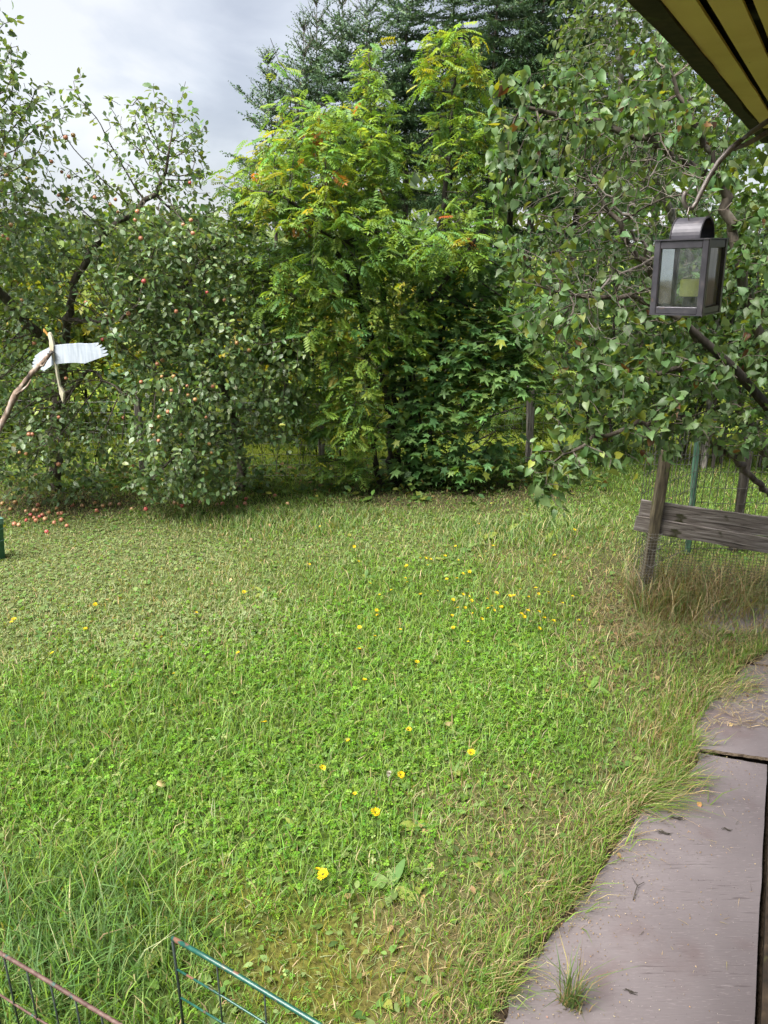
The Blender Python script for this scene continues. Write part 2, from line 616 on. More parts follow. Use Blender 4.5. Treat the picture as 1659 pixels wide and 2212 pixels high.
def plymat():
    m, t, out = newmat('weathered_painted_plywood')
    p = nd(t, 'ShaderNodeBsdfPrincipled')
    p.inputs['Roughness'].default_value = 0.55
    p.inputs['Specular IOR Level'].default_value = 0.35
    tcn = nd(t, 'ShaderNodeTexCoord')

    def noise(scale, detail=5, rot=0.0, dist=0.0):
        mm = nd(t, 'ShaderNodeMapping')
        mm.inputs['Scale'].default_value = scale
        mm.inputs['Rotation'].default_value = (0, 0, rot)
        n = nd(t, 'ShaderNodeTexNoise')
        n.inputs['Scale'].default_value = 1
        n.inputs['Detail'].default_value = detail
        n.inputs['Distortion'].default_value = dist
        t.links.new(tcn.outputs['Object'], mm.inputs['Vector'])
        t.links.new(mm.outputs['Vector'], n.inputs['Vector'])
        return n

    def mr(src, a, b, lo=0.0, hi=1.0):
        r = nd(t, 'ShaderNodeMapRange', interpolation_type='SMOOTHSTEP')
        r.inputs['From Min'].default_value = a
        r.inputs['From Max'].default_value = b
        r.inputs['To Min'].default_value = lo
        r.inputs['To Max'].default_value = hi
        t.links.new(src, r.inputs['Value'])
        return r.outputs['Result']

    def mix(c0, col, f):
        x = nd(t, 'ShaderNodeMix', data_type='RGBA')
        x.inputs[7].default_value = (*col, 1)
        t.links.new(c0, x.inputs[6])
        t.links.new(f, x.inputs['Factor'])
        return x.outputs[2]

    def mul(a, b):
        x = nd(t, 'ShaderNodeMath', operation='MULTIPLY')
        t.links.new(a, x.inputs[0])
        t.links.new(b, x.inputs[1])
        return x.outputs['Value']
    base = ramp(t, [(0.3, (0.092, 0.078, 0.082)), (0.55, (0.118, 0.101, 0.106)), (0.75, (0.145, 0.127, 0.132))])
    nb = noise((1.6, 1.6, 1.6), 8)
    t.links.new(nb.outputs['Fac'], base.inputs['Fac'])
    ROT = math.radians(-38)
    grain = noise((7, 90, 7), 4, ROT)                       # checks run across the sheet
    patch = noise((2.2, 2.6, 2.2), 3)
    c = mix(base.outputs['Color'], (0.032, 0.023, 0.024), mul(mr(grain.outputs['Fac'], 0.58, 0.70, 0, 0.75), mr(patch.outputs['Fac'], 0.50, 0.68)))
    fine = noise((25, 160, 25), 3, ROT)
    c = mix(c, (0.22, 0.19, 0.195), mr(fine.outputs['Fac'], 0.60, 0.72, 0, 0.35))
    edge = noise((3.0, 3.0, 3.0), 6)
    c = mix(c, (0.075, 0.046, 0.044), mr(edge.outputs['Fac'], 0.52, 0.74, 0, 0.5))
    speck = noise((150, 150, 150), 1)
    c = mix(c, (0.45, 0.41, 0.35), mr(speck.outputs['Fac'], 0.79, 0.81, 0, 0.7))
    speck2 = noise((95, 95, 95), 1, 0.5)
    c = mix(c, (0.03, 0.022, 0.02), mr(speck2.outputs['Fac'], 0.745, 0.77, 0, 0.7))
    b = nd(t, 'ShaderNodeBump')
    b.inputs['Strength'].default_value = 0.35
    b.inputs['Distance'].default_value = 0.004
    t.links.new(grain.outputs['Fac'], b.inputs['Height'])
    t.links.new(b.outputs['Normal'], p.inputs['Normal'])
    t.links.new(c, p.inputs['Base Color'])
    t.links.new(p.outputs['BSDF'], out.inputs['Surface'])
    return m


M['ply'] = plymat()
M['ply_edge'] = noisemat('splintered_edge', [(0.3, (0.05, 0.035, 0.025)), (0.7, (0.22, 0.17, 0.12))], (60, 60, 60), bump=0.5)


def sheet(name, a, b, c, d, th, label, n=24, rag=0.006):
    """board with corners a (near right), b (far right), c (far left), d (near left); z is its top"""
    r = root(name, (a + c) / 2, label, 'board')
    V, Fs = [], []
    for i in range(n + 1):
        for j in range(n + 1):
            s, q = i / n, j / n
            p = a.lerp(b, s).lerp(d.lerp(c, s), q)
            jit = rag * (random.random() - .5) if i in (0, n) or j in (0, n) else 0
            p = p + PD * jit + PN * (rag * (random.random() - .5) if j in (0, n) else 0)
            p.z += 0.006 * (f1n(p.x, p.y, 1.3, 77) - .5)
            V.append(p)
    k = n + 1
    for i in range(n):
        for j in range(n):
            Fs.append((i * k + j, i * k + j + 1, (i + 1) * k + j + 1, (i + 1) * k + j)[::-1])
    mb = MB().add(V, Fs)
    o = mb.build('top_face', M['ply'], r)
    bmv = V
    rim = [i * k for i in range(n + 1)] + [n * k + j for j in range(1, n + 1)] + [i * k + n for i in range(n - 1, -1, -1)] + [j for j in range(n - 1, 0, -1)]
    E = MB()
    P = [V[i] for i in rim]
    m = len(P)
    E.add([p - Vector((0, 0, 0.0008)) for p in P] + [p - Vector((0, 0, th)) for p in P], [(i, (i + 1) % m, m + (i + 1) % m, m + i) for i in range(m)])
    E.add([p - Vector((0, 0, th)) for p in P], [tuple(range(m))])
    E.build('edge', M['ply_edge'], r)
    return r


gl, gr = gnd(1500, 1624, 0.05), gnd(1657, 1652, 0.05)
gdirv = (gl - gr).normalized()
W = 1.15
nearR = PATH_A - PD * 1.6
nearR.z = 0.05
sheet('plywood_sheet', nearR, gr, gr + gdirv * W, nearR - PN * W, 0.018, 'large grey plywood sheet in the foreground, a grass tuft growing through it')
fr = gr + PD * 0.012 + PN * 0.02
f1, f2 = fr + Vector((0, 0, 0.045)), fr + PD * 1.22 + Vector((0, 0, 0.004))
sheet('plywood_sheet', f1, f2, f2 + gdirv * .62 + Vector((0, 0, -.03)), f1 + gdirv * .62 + Vector((0, 0, -0.03)), 0.02, 'smaller grey sheet beyond the dark gap, its lifted edge splintered')
g1 = f2 + PD * 0.03
g2 = g1 + PD * 1.3
sheet('plywood_sheet', g1, g2, g2 + gdirv * .5 + Vector((0, 0, -.03)), g1 + gdirv * .62 + Vector((0, 0, -.03)), 0.018, 'farthest grey sheet, mostly buried in straw and litter')
# dark timber strip put in for the shadowed soil right of the boards
tb = MB()
bc = PATH_A + PD * 1.0 + PN * 0.10
tb.box(Vector((bc.x, bc.y, -0.01)), PD * 3.4, PN * 0.07, Vector((0, 0, 0.04)), 0.008)
o = tb.build('shadow_strip', M['dark_wood'])
tag(o, 'dark timber strip added for the shadowed soil along the right edge of the boards', 'timber')

# ------------------------------------------------------------------ foliage tools
def unit(a):
    return a / np.maximum(np.linalg.norm(a, axis=-1, keepdims=True), 1e-9)


def leaf_tpl(prof, fold=0.18, curl=0.25):
    """prof: (t, halfwidth) rows from base to tip; unit length along y, normal z"""
    V, idx = [], []
    for t, w in prof:
        z = -curl * t * t
        if w <= 0:
            idx.append((len(V),))
            V.append((0, t, z))
        else:
            k = len(V)
            idx.append((k, k + 1, k + 2))
            V += [(-w, t, z + fold * w), (0, t, z), (w, t, z + fold * w)]
    F = []
    for A, B in zip(idx[:-1], idx[1:]):
        if len(A) == 1 and len(B) == 3:
            F += [(A[0], B[1], B[0]), (A[0], B[2], B[1])]
        elif len(A) == 3 and len(B) == 3:
            F += [(A[0], A[1], B[1]), (A[0], B[1], B[0]), (A[1], A[2], B[2]), (A[1], B[2], B[1])]
        else:
            F += [(A[0], A[1], B[0]), (A[1], A[2], B[0])]
    return np.array(V, float), np.array(F, int)


def oval(curl=0.25, fold=0.25, w=0.30):
    return leaf_tpl([(0, 0), (.22, w * .72), (.5, w), (.8, w * .6), (1, 0)], fold, curl)


def quick(w=.36, curl=.25, fold=.25):
    return leaf_tpl([(0, 0), (.42, w), (1, 0)], fold, curl)


def heart(curl=0.25, fold=0.2, w=0.40):
    V, F = leaf_tpl([(0, 0), (.06, w * .74), (.20, w * .98), (.40, w * .96), (.62, w * .66), (.82, w * .27), (1, 0)], fold, curl)
    V = V.copy()
    V[1, 1] -= .16
    V[3, 1] -= .16
    V[4, 1] -= .03
    V[6, 1] -= .03                        # lobes behind the petiole
    return V, F


def rowan_tpl(pairs=6, droop=0.35, seed=0):
    r = np.random.default_rng(seed)
    V, F = [], []

    def leaflet(b, d, n, ln, w):
        s = np.cross(d, n)
        k = len(V)
        V.extend([b, b + d * ln * .45 + s * w + n * .25 * w, b + d * ln - n * .12 * ln, b + d * ln * .45 - s * w + n * .25 * w])
        F.extend([(k, k + 1, k + 2), (k, k + 2, k + 3)])
    for i in range(pairs):
        t = .18 + .68 * i / (pairs - 1)
        b = np.array([0, t, -droop * t * t])
        for sx in (-1, 1):
            d = unit(np.array([sx * .9, .42 + .15 * r.random(), -.35 + .2 * r.random()]))
            leaflet(b, d, unit(np.array([sx * .3, 0, 1.])), .30 + .08 * math.sin(math.pi * (i + .5) / pairs), .062)
    leaflet(np.array([0, .84, -droop * .7]), unit(np.array([0, 1, -.6])), np.array([0, .5, .85]), .3, .062)
    k = len(V)
    V.extend([np.array([-.012, 0, 0]), np.array([.012, 0, 0]), np.array([0, .86, -droop * .74])])
    F.append((k, k + 1, k + 2))
    return np.array(V), np.array(F)


def maple_tpl(curl=.2, seed=0):
    r = np.random.default_rng(seed)
    pol = []
    for a, q in [(-160, .30), (-128, .62), (-106, .36), (-92, .50), (-80, .42), (-52, .92), (-44, .60), (-34, .62), (-22, .42), (-9, .78), (0, 1.0)]:
        pol.append((a, q))
    pol = pol + [(-a, q) for a, q in pol[-2::-1]]
    V = [(0, .28, 0)]
    for a, q in pol:
        a = math.radians(a)
        x, y = .62 * q * math.sin(a), .34 + .66 * q * math.cos(a)
        V.append((x, y, -curl * (x * x + max(y - .3, 0) ** 2) + .05 * (r.random() - .5)))
    n = len(pol)
    F = [(0, i + 2, i + 1) for i in range(n - 1)] + [(0, 1, n)]
    return np.array(V), np.array(F)


def inst(tpl, P, A, N, S, col):
    """copies of a template: positions P, length axes A, approximate normals N, scales S, colours per copy"""
    tv, tf = tpl
    A = unit(A)
    X = unit(np.cross(A, N))
    N = np.cross(X, A)
    n, k = len(P), len(tv)
    V = P[:, None, :] + S[:, None, None] * (tv[None, :, 0:1] * X[:, None] + tv[None, :, 1:2] * A[:, None] + tv[None, :, 2:3] * N[:, None])
    F = tf[None] + (np.arange(n) * k)[:, None, None]
    C = np.repeat(col, k, axis=0)
    return V.reshape(-1, 3), F.reshape(-1, tf.shape[1]), C


def join(parts):
    Vs, Fs, Cs, o = [], [], [], 0
    for V, F, C in parts:
        Vs.append(V); Fs.append(F + o); Cs.append(C)
        o += len(V)
    return np.concatenate(Vs), np.concatenate(Fs), np.concatenate(Cs)


def multi(tpls, P, A, N, S, col):
    w = rng.integers(0, len(tpls), len(P))
    return join([inst(tp, P[w == i], A[w == i], N[w == i], S[w == i], col[w == i]) for i, tp in enumerate(tpls) if (w == i).any()])


def palette(n, cols, weights=None, var=0.16):
    cols = np.array(cols, float)
    w = np.array(weights, float) if weights is not None else np.ones(len(cols))
    k = rng.choice(len(cols), n, p=w / w.sum())
    c = cols[k] * (1 + var * rng.standard_normal((n, 1)))
    c *= 1 + 0.06 * rng.standard_normal((n, 3))
    return np.clip(c, 0.004, 0.9)


def cloud(blobs, per_m3, shell=0.0):
    """points in ellipsoids given in the photo frame: (u, v, depth, ru, rv, rdepth[, density])"""
    out = []
    for b in blobs:
        u, v, Y, ru, rv, rY = b[:6]
        den = b[6] if len(b) > 6 else 1.0
        c = at(u, v, Y)
        k = Y / FPX * 1.03
        R = np.array([ru * k, rY, rv * k])
        n = max(6, int(per_m3 * den * 4.19 * R.prod()))
        q = unit(rng.standard_normal((n, 3))) * (rng.random((n, 1)) ** (1 / (3 + shell)))
        out.append(np.array(c) + q * R)
    P = np.concatenate(out)
    return P[P[:, 2] > 0.06]


def grow(trunks, att, step=0.08, kill=0.105, maxit=420, jitter=0.18):
    """space colonisation: returns nodes, parents"""
    nodes, par = [], []
    for line in trunks:
        line = [np.array(p, float) for p in line]
        prev = -1
        if nodes:
            d = np.linalg.norm(np.array(nodes) - line[0], axis=1)
            if d.min() < 0.25:
                prev = int(d.argmin())
        for a, b in zip(line[:-1], line[1:]):
            n = max(1, int(np.linalg.norm(b - a) / step))
            for i in range(n + (b is line[-1])):
                p = a + (b - a) * i / n + rng.standard_normal(3) * .012
                nodes.append(p); par.append(prev); prev = len(nodes) - 1
    N = np.array(nodes)
    PA = list(par)
    best = np.full(len(att), 1e9)
    who = np.zeros(len(att), int)
    alive = np.ones(len(att), bool)

    def upd(lo):
        new = N[lo:]
        ia = np.nonzero(alive)[0]
        if len(ia) == 0: return
        for s in range(0, len(new), 400):
            D = np.linalg.norm(att[ia][:, None] - new[None, s:s + 400], axis=2)
            j = D.argmin(1)
            d = D[np.arange(len(ia)), j]
            better = d < best[ia]
            best[ia[better]] = d[better]
            who[ia[better]] = lo + s + j[better]
        alive[best < kill] = False
    upd(0)
    used = {}
    for it in range(maxit):
        ia = np.nonzero(alive)[0]
        if len(ia) == 0: break
        d = unit(att[ia] - N[who[ia]])
        acc = np.zeros((len(N), 3))
        np.add.at(acc, who[ia], d)
        src = np.unique(who[ia])
        dirs = unit(acc[src] + rng.standard_normal((len(src), 3)) * jitter)
        keep = []
        for k, sidx in enumerate(src):
            c = used.get(int(sidx), 0)
            if c < 3:
                keep.append(k)
                used[int(sidx)] = c + 1
        if not keep: break
        lo = len(N)
        N = np.concatenate([N, N[src[keep]] + dirs[keep] * step])
        PA += [int(s) for s in src[keep]]
        upd(lo)
    return N, np.array(PA)


def counts(PA):
    desc = np.ones(len(PA), int)
    for i in range(len(PA) - 1, -1, -1):
        if PA[i] >= 0: desc[PA[i]] += desc[i]
    kids = np.bincount(PA[PA >= 0], minlength=len(PA))
    return desc, kids


def wood(N, PA, r0, expo, root_r, name_thick, mat, parent, thin_name='twigs', split=0.011, minr=0.0):
    """limbs as tapered tubes; thick limbs go to one mesh, twigs to another"""
    tips = np.zeros(len(PA))
    hasc = np.zeros(len(PA), bool)
    hasc[PA[PA >= 0]] = True
    tips[~hasc] = 1
    for i in range(len(PA) - 1, -1, -1):
        if PA[i] >= 0: tips[PA[i]] += tips[i]
    r = np.maximum(r0 * np.maximum(tips, 1) ** expo, minr)
    r = np.minimum(r, root_r)
    e = np.nonzero(PA >= 0)[0]
    for nm, sel, ns in ((name_thick, e[r[e] >= split], 7), (thin_name, e[r[e] < split], 3)):
        if len(sel) == 0: continue
        a, b = N[PA[sel]], N[sel]
        ra = np.minimum(r[PA[sel]], r[sel] * 1.25)
        rb = r[sel]
        d = unit(b - a)
        ref = np.where(np.abs(d[:, 2:3]) > .9, np.array([[1., 0, 0]]), np.array([[0, 0, 1.]]))
        s = unit(np.cross(d, ref))
        q = np.cross(d, s)
        an = np.arange(ns) * 2 * math.pi / ns
        ring = np.cos(an)[None, :, None] * s[:, None] + np.sin(an)[None, :, None] * q[:, None]
        a2 = a - d * (rb * .35)[:, None]
        b2 = b + d * (rb * .35)[:, None]
        V = np.concatenate([a2[:, None] + ring * ra[:, None, None], b2[:, None] + ring * rb[:, None, None]], 1).reshape(-1, 3)
        base = (np.arange(len(sel)) * 2 * ns)[:, None, None]
        k = np.arange(ns)
        F = np.stack([k, (k + 1) % ns, ns + (k + 1) % ns, ns + k], -1)[None] + base
        F = F.reshape(-1, 4)
        o = link(nm, npmesh(nm, V, F), mat, parent)
        if nm in (thin_name, 'stems'):
            o['kind'] = 'stuff'
    return r


def leaf_sites(N, PA, maxdesc, per, spread=0.03):
    desc, kids = counts(PA)
    idx = np.nonzero((desc <= maxdesc) & (PA >= 0))[0]
    idx = np.repeat(idx, per)
    t = rng.random((len(idx), 1))
    pos = N[PA[idx]] * (1 - t) + N[idx] * t
    d = unit(N[idx] - N[PA[idx]])
    return idx, pos + rng.standard_normal(pos.shape) * spread, d


def front_leaves(P, size, n=300, cell=16):
    """the n leaves that show largest and in front in the photo frame"""
    u, v, dep = uv_of(P)
    ok = np.nonzero((u > -10) & (u < 1669) & (v > -10) & (v < 2222))[0]
    key = (u[ok] // cell).astype(int) * 1000 + (v[ok] // cell).astype(int)
    order = np.lexsort((dep[ok], key))
    first = np.unique(key[order], return_index=True)[1]
    cand = ok[order[first]]
    s = size[cand] / dep[cand]
    return cand[np.argsort(-s)[:n]]


def foliage(parent, mat, tpls, P, A, Nn, S, C, nleaf=300, name='foliage', cell=16):
    """largest visible leaves as objects of their own, the rest as one part"""
    sel = front_leaves(P, S, nleaf, cell) if nleaf else np.array([], int)
    rest = np.ones(len(P), bool)
    rest[sel] = False
    V, F, Cc = multi(tpls, P[rest], A[rest], Nn[rest], S[rest], C[rest])
    o = link(name, npmesh(name, V, F, Cc), mat, parent)
    o['kind'] = 'stuff'
    if len(sel):
        # a few shared colour variants of each leaf shape
        from_c = C[sel]
        nv = 14
        order = np.argsort(from_c[:, 0] - .6 * from_c[:, 1])
        meshes = []
        for k in range(nv):
            part = order[k * len(sel) // nv:(k + 1) * len(sel) // nv]
            c = from_c[part].mean(0) if len(part) else from_c.mean(0)
            ms = []
            for tv, tf in tpls:
                me = npmesh('leaf', tv, tf, np.tile(c, (len(tv), 1)))
                me.materials.append(mat)
                ms.append(me)
            meshes.append((part, ms))
        A2 = unit(A[sel]); X2 = unit(np.cross(A2, Nn[sel])); N2 = np.cross(X2, A2)
        for part, ms in meshes:
            for i in part:
                Mx = Matrix.Identity(4)
                for r in range(3):
                    Mx[r][0], Mx[r][1], Mx[r][2], Mx[r][3] = X2[i, r] * S[sel[i]], A2[i, r] * S[sel[i]], N2[i, r] * S[sel[i]], P[sel[i], r]
                o = bpy.data.objects.new('leaf', ms[random.randrange(len(ms))])
                COL.objects.link(o)
                o.matrix_basis = Mx
                o.parent = parent
                o.matrix_parent_inverse = Matrix.Translation(-parent.location)


def leaf_axes(d, outw, grav, nrm_up, n, flat=1.0):
    r = rng.standard_normal((n, 3))
    A = (0.55 * d + outw * unit(r)) * np.array([1, 1, flat])
    A = unit(A + np.array([0, 0, -grav]))
    Nn = unit(np.array([0, 0, nrm_up]) + 0.55 * rng.standard_normal((n, 3)))
    return A, Nn


# ------------------------------------------------------------------ apples
def apple_mat():
    m, t, out = newmat('apple_skin')
    p = nd(t, 'ShaderNodeBsdfPrincipled')
    p.inputs['Roughness'].default_value = 0.38
    oi = nd(t, 'ShaderNodeObjectInfo')
    tcn = nd(t, 'ShaderNodeTexCoord')
    n = nd(t, 'ShaderNodeTexNoise')
    n.inputs['Scale'].default_value = 22
    a1 = nd(t, 'ShaderNodeAttribute', attribute_name='Col')
    r = nd(t, 'ShaderNodeMapRange', interpolation_type='SMOOTHSTEP')
    r.inputs['From Min'].default_value = .40
    r.inputs['From Max'].default_value = .62
    mixn = nd(t, 'ShaderNodeMix', data_type='RGBA')
    mixn.inputs[7].default_value = (0.34, 0.055, 0.05, 1)
    t.links.new(tcn.outputs['Object'], n.inputs['Vector'])
    t.links.new(n.outputs['Fac'], r.inputs['Value'])
    t.links.new(r.outputs['Result'], mixn.inputs['Factor'])
    t.links.new(a1.outputs['Color'], mixn.inputs[6])
    t.links.new(mixn.outputs[2], p.inputs['Base Color'])
    t.links.new(p.outputs['BSDF'], out.inputs['Surface'])
    return m


M['apple_skin'] = apple_mat()
APPLES = []
for kc in ((0.26, 0.27, 0.075), (0.32, 0.21, 0.095), (0.36, 0.075, 0.065), (0.40, 0.37, 0.17)):
    V, F = [], []
    prof = [(0.0, .80), (.30, .97), (.72, .80), (1.0, .15), (.93, -.35), (.62, -.80), (.25, -.94), (0, -.82)]
    n = 9
    for q, z in prof:
        for k in range(n):
            a = 2 * math.pi * k / n
            V.append((q * math.cos(a) * .5, q * math.sin(a) * .5, z * .47))
    for i in range(len(prof) - 1):
        for k in range(n):
            F.append((i * n + k, i * n + (k + 1) % n, (i + 1) * n + (k + 1) % n, (i + 1) * n + k)[::-1])
    V.append((0, 0, .38)); V.append((.04, 0, .38)); V.append((.05, .02, .68)); V.append((.02, .02, .70))
    b = len(V) - 4
    F.append((b, b + 1, b + 2, b + 3))
    c = np.tile(np.array(kc), (len(V), 1))
    c[b:] = (.08, .05, .02)
    me = npmesh('apple', np.array(V), np.array(F), c)
    me.materials.append(M['apple_skin'])
    APPLES.append(me)


def put_apple(name, loc, d, kind, par=None):
    o = bpy.data.objects.new(name, APPLES[kind])
    COL.objects.link(o)
    o.matrix_basis = Matrix.Translation(loc) @ Matrix.Rotation(random.uniform(0, 6.28), 4, 'Z') @ Matrix.Rotation(random.uniform(-.5, .5), 4, 'X') @ Matrix.Scale(d, 4)
    if par is not None:
        o.parent = par
        o.matrix_parent_inverse = Matrix.Translation(-par.location)
    return o


# ------------------------------------------------------------------ apple trees
APPLE_COLS = [(0.112, 0.182, 0.070), (0.135, 0.208, 0.086), (0.088, 0.152, 0.058), (0.165, 0.215, 0.115), (0.195, 0.255, 0.070), (0.28, 0.27, 0.05)]
APPLE_W = [4, 3.5, 3, 2, 1.2, .06]
def oval2(curl, fold, w):
    return leaf_tpl([(0, 0), (.3, w * .9), (.68, w * .82), (1, 0)], fold, curl)


TPL_APPLE = [oval2(.22, .3, .31), oval2(.05, .15, .33), oval2(.4, .4, .28), oval2(.12, .05, .34)]


def apple_tree(label, base, trunks, blobs, per_m3, hang, leaf=.070, maxdesc=12, per=4, nleaf=300, shoots=(), thin=None):
    r = root('apple_tree', base, label, 'tree', 'old apple trees at the back of the lawn')
    att = cloud(blobs, per_m3)
    for a, b, n in shoots:                             # upright water shoots
        a, b = np.array(a), np.array(b)
        att = np.concatenate([att, a + (b - a) * np.linspace(0, 1, n)[:, None] + rng.standard_normal((n, 3)) * .05])
    N, PA = grow(trunks, att)
    wood(N, PA, .0028, .46, .12, 'trunk', M['bark'], r, split=.010)
    idx, P, d = leaf_sites(N, PA, maxdesc, per, .035)
    if thin is not None:
        k = rng.random(len(P)) < thin(P)
        P, d = P[k], d[k]
    n = len(P)
    print(label, 'nodes', len(N), 'leaves', n, 'att', len(att))
    A, Nn = leaf_axes(d, .85, .30, 1.0, n)
    S = leaf * rng.uniform(.65, 1.25, n)
    C = palette(n, APPLE_COLS, APPLE_W)
    foliage(r, M['apple_leaf'], TPL_APPLE, P, A, Nn, S, C, nleaf, cell=15)
    # hanging apples: nearest leafy twig on the camera side to each place seen in the photo
    u, v, dep = uv_of(P)
    for (hu, hv, kind) in hang:
        dd = np.hypot(u - hu, v - hv)
        c = np.nonzero(dd < 14)[0]
        if len(c) == 0:
            c = np.argsort(dd)[:3]
        j = c[dep[c].argmin()]
        Y = float(P[j, 1]) + .02
        q = at(hu, hv, Y) if dd[j] < 60 else Vector(P[j])
        if random.random() < .28:
            continue
        if kind == 2 and random.random() < .5:
            kind = 1
        put_apple('apple', q, .044 * random.uniform(.75, 1.15), kind, r)
    return r


def hk(lst, s, ou, ov):
    return [(ou + s * a, ov + s * b, c) for a, b, c in lst]


h4 = [(70, 80, 2), (180, 40, 1), (440, 110, 1), (795, 208, 2), (650, 330, 0), (645, 357, 0), (585, 400, 2), (710, 388, 1), (735, 390, 0), (690, 492, 1), (568, 530, 2),
      (725, 500, 1), (120, 312, 0), (190, 550, 1), (655, 620, 1), (365, 745, 2), (400, 690, 1), (300, 830, 0), (327, 907, 2), (325, 960, 1), (262, 1003, 1), (160, 1055, 1),
      (178, 1055, 1), (150, 1145, 1), (108, 1155, 0), (145, 1163, 0), (430, 1135, 1), (323, 1220, 2), (470, 1222, 0), (243, 1285, 1), (1080, 632, 0), (900, 645, 0),
      (870, 665, 1), (895, 735, 0), (960, 735, 0), (780, 765, 1), (905, 810, 1), (948, 812, 1), (1035, 787, 1), (1178, 790, 2), (1040, 837, 0), (1080, 862, 0), (880, 958, 0),
      (930, 930, 1), (683, 962, 1), (790, 1028, 1), (838, 1010, 2), (848, 1057, 0), (877, 1090, 1), (1000, 1058, 0), (1103, 1052, 1), (1157, 1108, 0), (1170, 1157, 0),
      (735, 1230, 2), (780, 1238, 0), (803, 1215, 1), (795, 1350, 0), (975, 375, 1), (1145, 270, 2), (1240, 312, 1), (1528, 860, 2), (1378, 590, 0), (1140, 960, 1),
      (475, 325, 1), (1310, 550, 0), (770, 95, 1)]
h1 = [(65, 768, 1), (265, 962, 2), (325, 1022, 2), (225, 1030, 2), (242, 1022, 1), (415, 870, 1), (463, 855, 0), (30, 1060, 0), (45, 1050, 1), (8, 1060, 1), (110, 1080, 0),
      (40, 1107, 0), (172, 1130, 0), (125, 1358, 1), (70, 1422, 0), (132, 1415, 1), (55, 1455, 2), (20, 1492, 0), (50, 1510, 2), (205, 1588, 1), (85, 1630, 2), (390, 1087, 1),
      (437, 1117, 2), (330, 1192, 1), (370, 1235, 1), (435, 1195, 0), (425, 1262, 0), (545, 1270, 1), (598, 1248, 1), (697, 1292, 0), (730, 1262, 1), (745, 1340, 0),
      (868, 1338, 2), (855, 1390, 1), (652, 1395, 2), (440, 1365, 1), (435, 1410, 0), (890, 1507, 2), (980, 1487, 1), (1207, 1393, 2), (1365, 1360, 2), (1158, 1420, 1),
      (1220, 1475, 1), (1200, 1155, 2), (40, 980, 1)]
HANG = hk(h4, .3906, 0, 526.5) + hk(h1, .3418, 0, 0)
YA, YB = 8.6, 8.8
tA = gnd(117, 1062)
trA = [[tA, at(122, 900, 9.3), at(135, 760, 9.0), at(150, 690, 8.8), at(162, 610, 8.7), at(188, 560, 8.7)],
       [at(150, 690, 8.8), at(215, 696, 8.4), at(262, 690, 8.2), at(300, 655, 8.1)],
       [at(135, 760, 9.0), at(60, 700, 8.6), at(-60, 560, 8.2), at(-40, 380, 8.0)],
       [at(188, 560, 8.7), at(230, 500, 8.7), at(330, 420, 8.8), at(360, 375, 8.8)],
       [at(122, 880, 9.2), at(190, 800, 8.6), at(270, 850, 8.3)]]
blA = [(-40, 330, 8.0, 130, 190, .9), (-60, 140, 8.0, 90, 110, .5), (20, 470, 8.2, 120, 110, .8, 1.2), (10, 130, 8.0, 28, 70, .2, 2.5),
       (110, 250, 8.2, 75, 60, .4, .8), (330, 300, 8.8, 105, 75, .5, 1.0), (320, 400, 8.8, 130, 70, .6, .9),
       (200, 420, 8.6, 90, 60, .5, .7), (380, 350, 8.8, 60, 90, .4, .8), (330, 520, 8.6, 150, 80, .8, 1.1), (170, 560, 8.5, 130, 70, .7, .8),
       (60, 640, 8.4, 150, 90, .7, .8), (240, 620, 8.3, 130, 70, .7, 1.0), (60, 800, 8.3, 130, 70, .6, 1.0), (40, 930, 8.2, 150, 80, .6, 1.3), (180, 940, 8.5, 90, 60, .5, .9),
       (-120, 700, 8.4, 150, 300, .9, .5), (60, 1015, 8.3, 140, 45, .4, 1.3), (150, 1068, 8.6, 150, 18, .3, 1.6), (220, 1000, 8.5, 80, 50, .4, 1.0)]
shA = [(at(20, 230, 8), at(28, 45, 8), 22), (at(205, 420, 8.6), at(222, 215, 8.6), 22), (at(318, 330, 8.8), at(326, 172, 8.8), 20), (at(360, 340, 8.8), at(395, 200, 8.8), 16),
       (at(385, 340, 8.8), at(435, 238, 8.8), 14), (at(60, 230, 8.2), at(175, 165, 8.2), 18), (at(80, 235, 8.2), at(110, 180, 8.2), 8), (at(380, 360, 8.8), at(450, 300, 8.8), 12)]
def thinA(P):
    u, v, _ = uv_of(P)
    return 1 - .8 * ell(u, v, 180, 640, 50, 90) - .55 * ell(u, v, 215, 692, 90, 26) - .45 * ell(u, v, 140, 800, 160, 60) - .35 * ell(u, v, 250, 330, 260, 110)


hangA = [h for h in HANG if h[0] < 300 or h[1] < 520]
hangB = [h for h in HANG if not (h[0] < 300 or h[1] < 520)]
apple_tree('apple tree with a thick forked grey limb and tall shoots against the sky, left', tA, trA, blA, 520, hangA, shoots=shA, thin=thinA)
tB = gnd(520, 1062)
trB = [[tB, at(515, 940, 9.4), at(480, 820, 9.1), at(420, 700, 8.8), at(400, 600, 8.7)],
       [at(500, 880, 9.2), at(430, 830, 8.6), at(330, 800, 8.3)],
       [at(480, 820, 9.1), at(560, 760, 8.8), at(620, 740, 8.6)],
       [at(512, 930, 9.35), at(450, 940, 8.7), at(390, 980, 8.4)]]
blB = [(400, 600, 8.7, 150, 110, .8, 1.1), (480, 540, 8.9, 90, 90, .6, .9), (350, 700, 8.5, 140, 90, .8, 1.1), (470, 720, 8.6, 130, 100, .8, 1.0),
       (590, 790, 8.7, 90, 85, .6, 1.3), (600, 890, 8.7, 70, 80, .5, 1.2), (520, 640, 8.9, 80, 80, .6, 1.0), (400, 840, 8.3, 140, 90, .7, 1.0), (370, 960, 8.2, 125, 75, .6, 1.5), (400, 1045, 8.3, 140, 38, .5, 2.4),
       (470, 960, 8.5, 80, 80, .5, 1.2), (570, 1030, 8.9, 26, 26, .2, 2.0)]
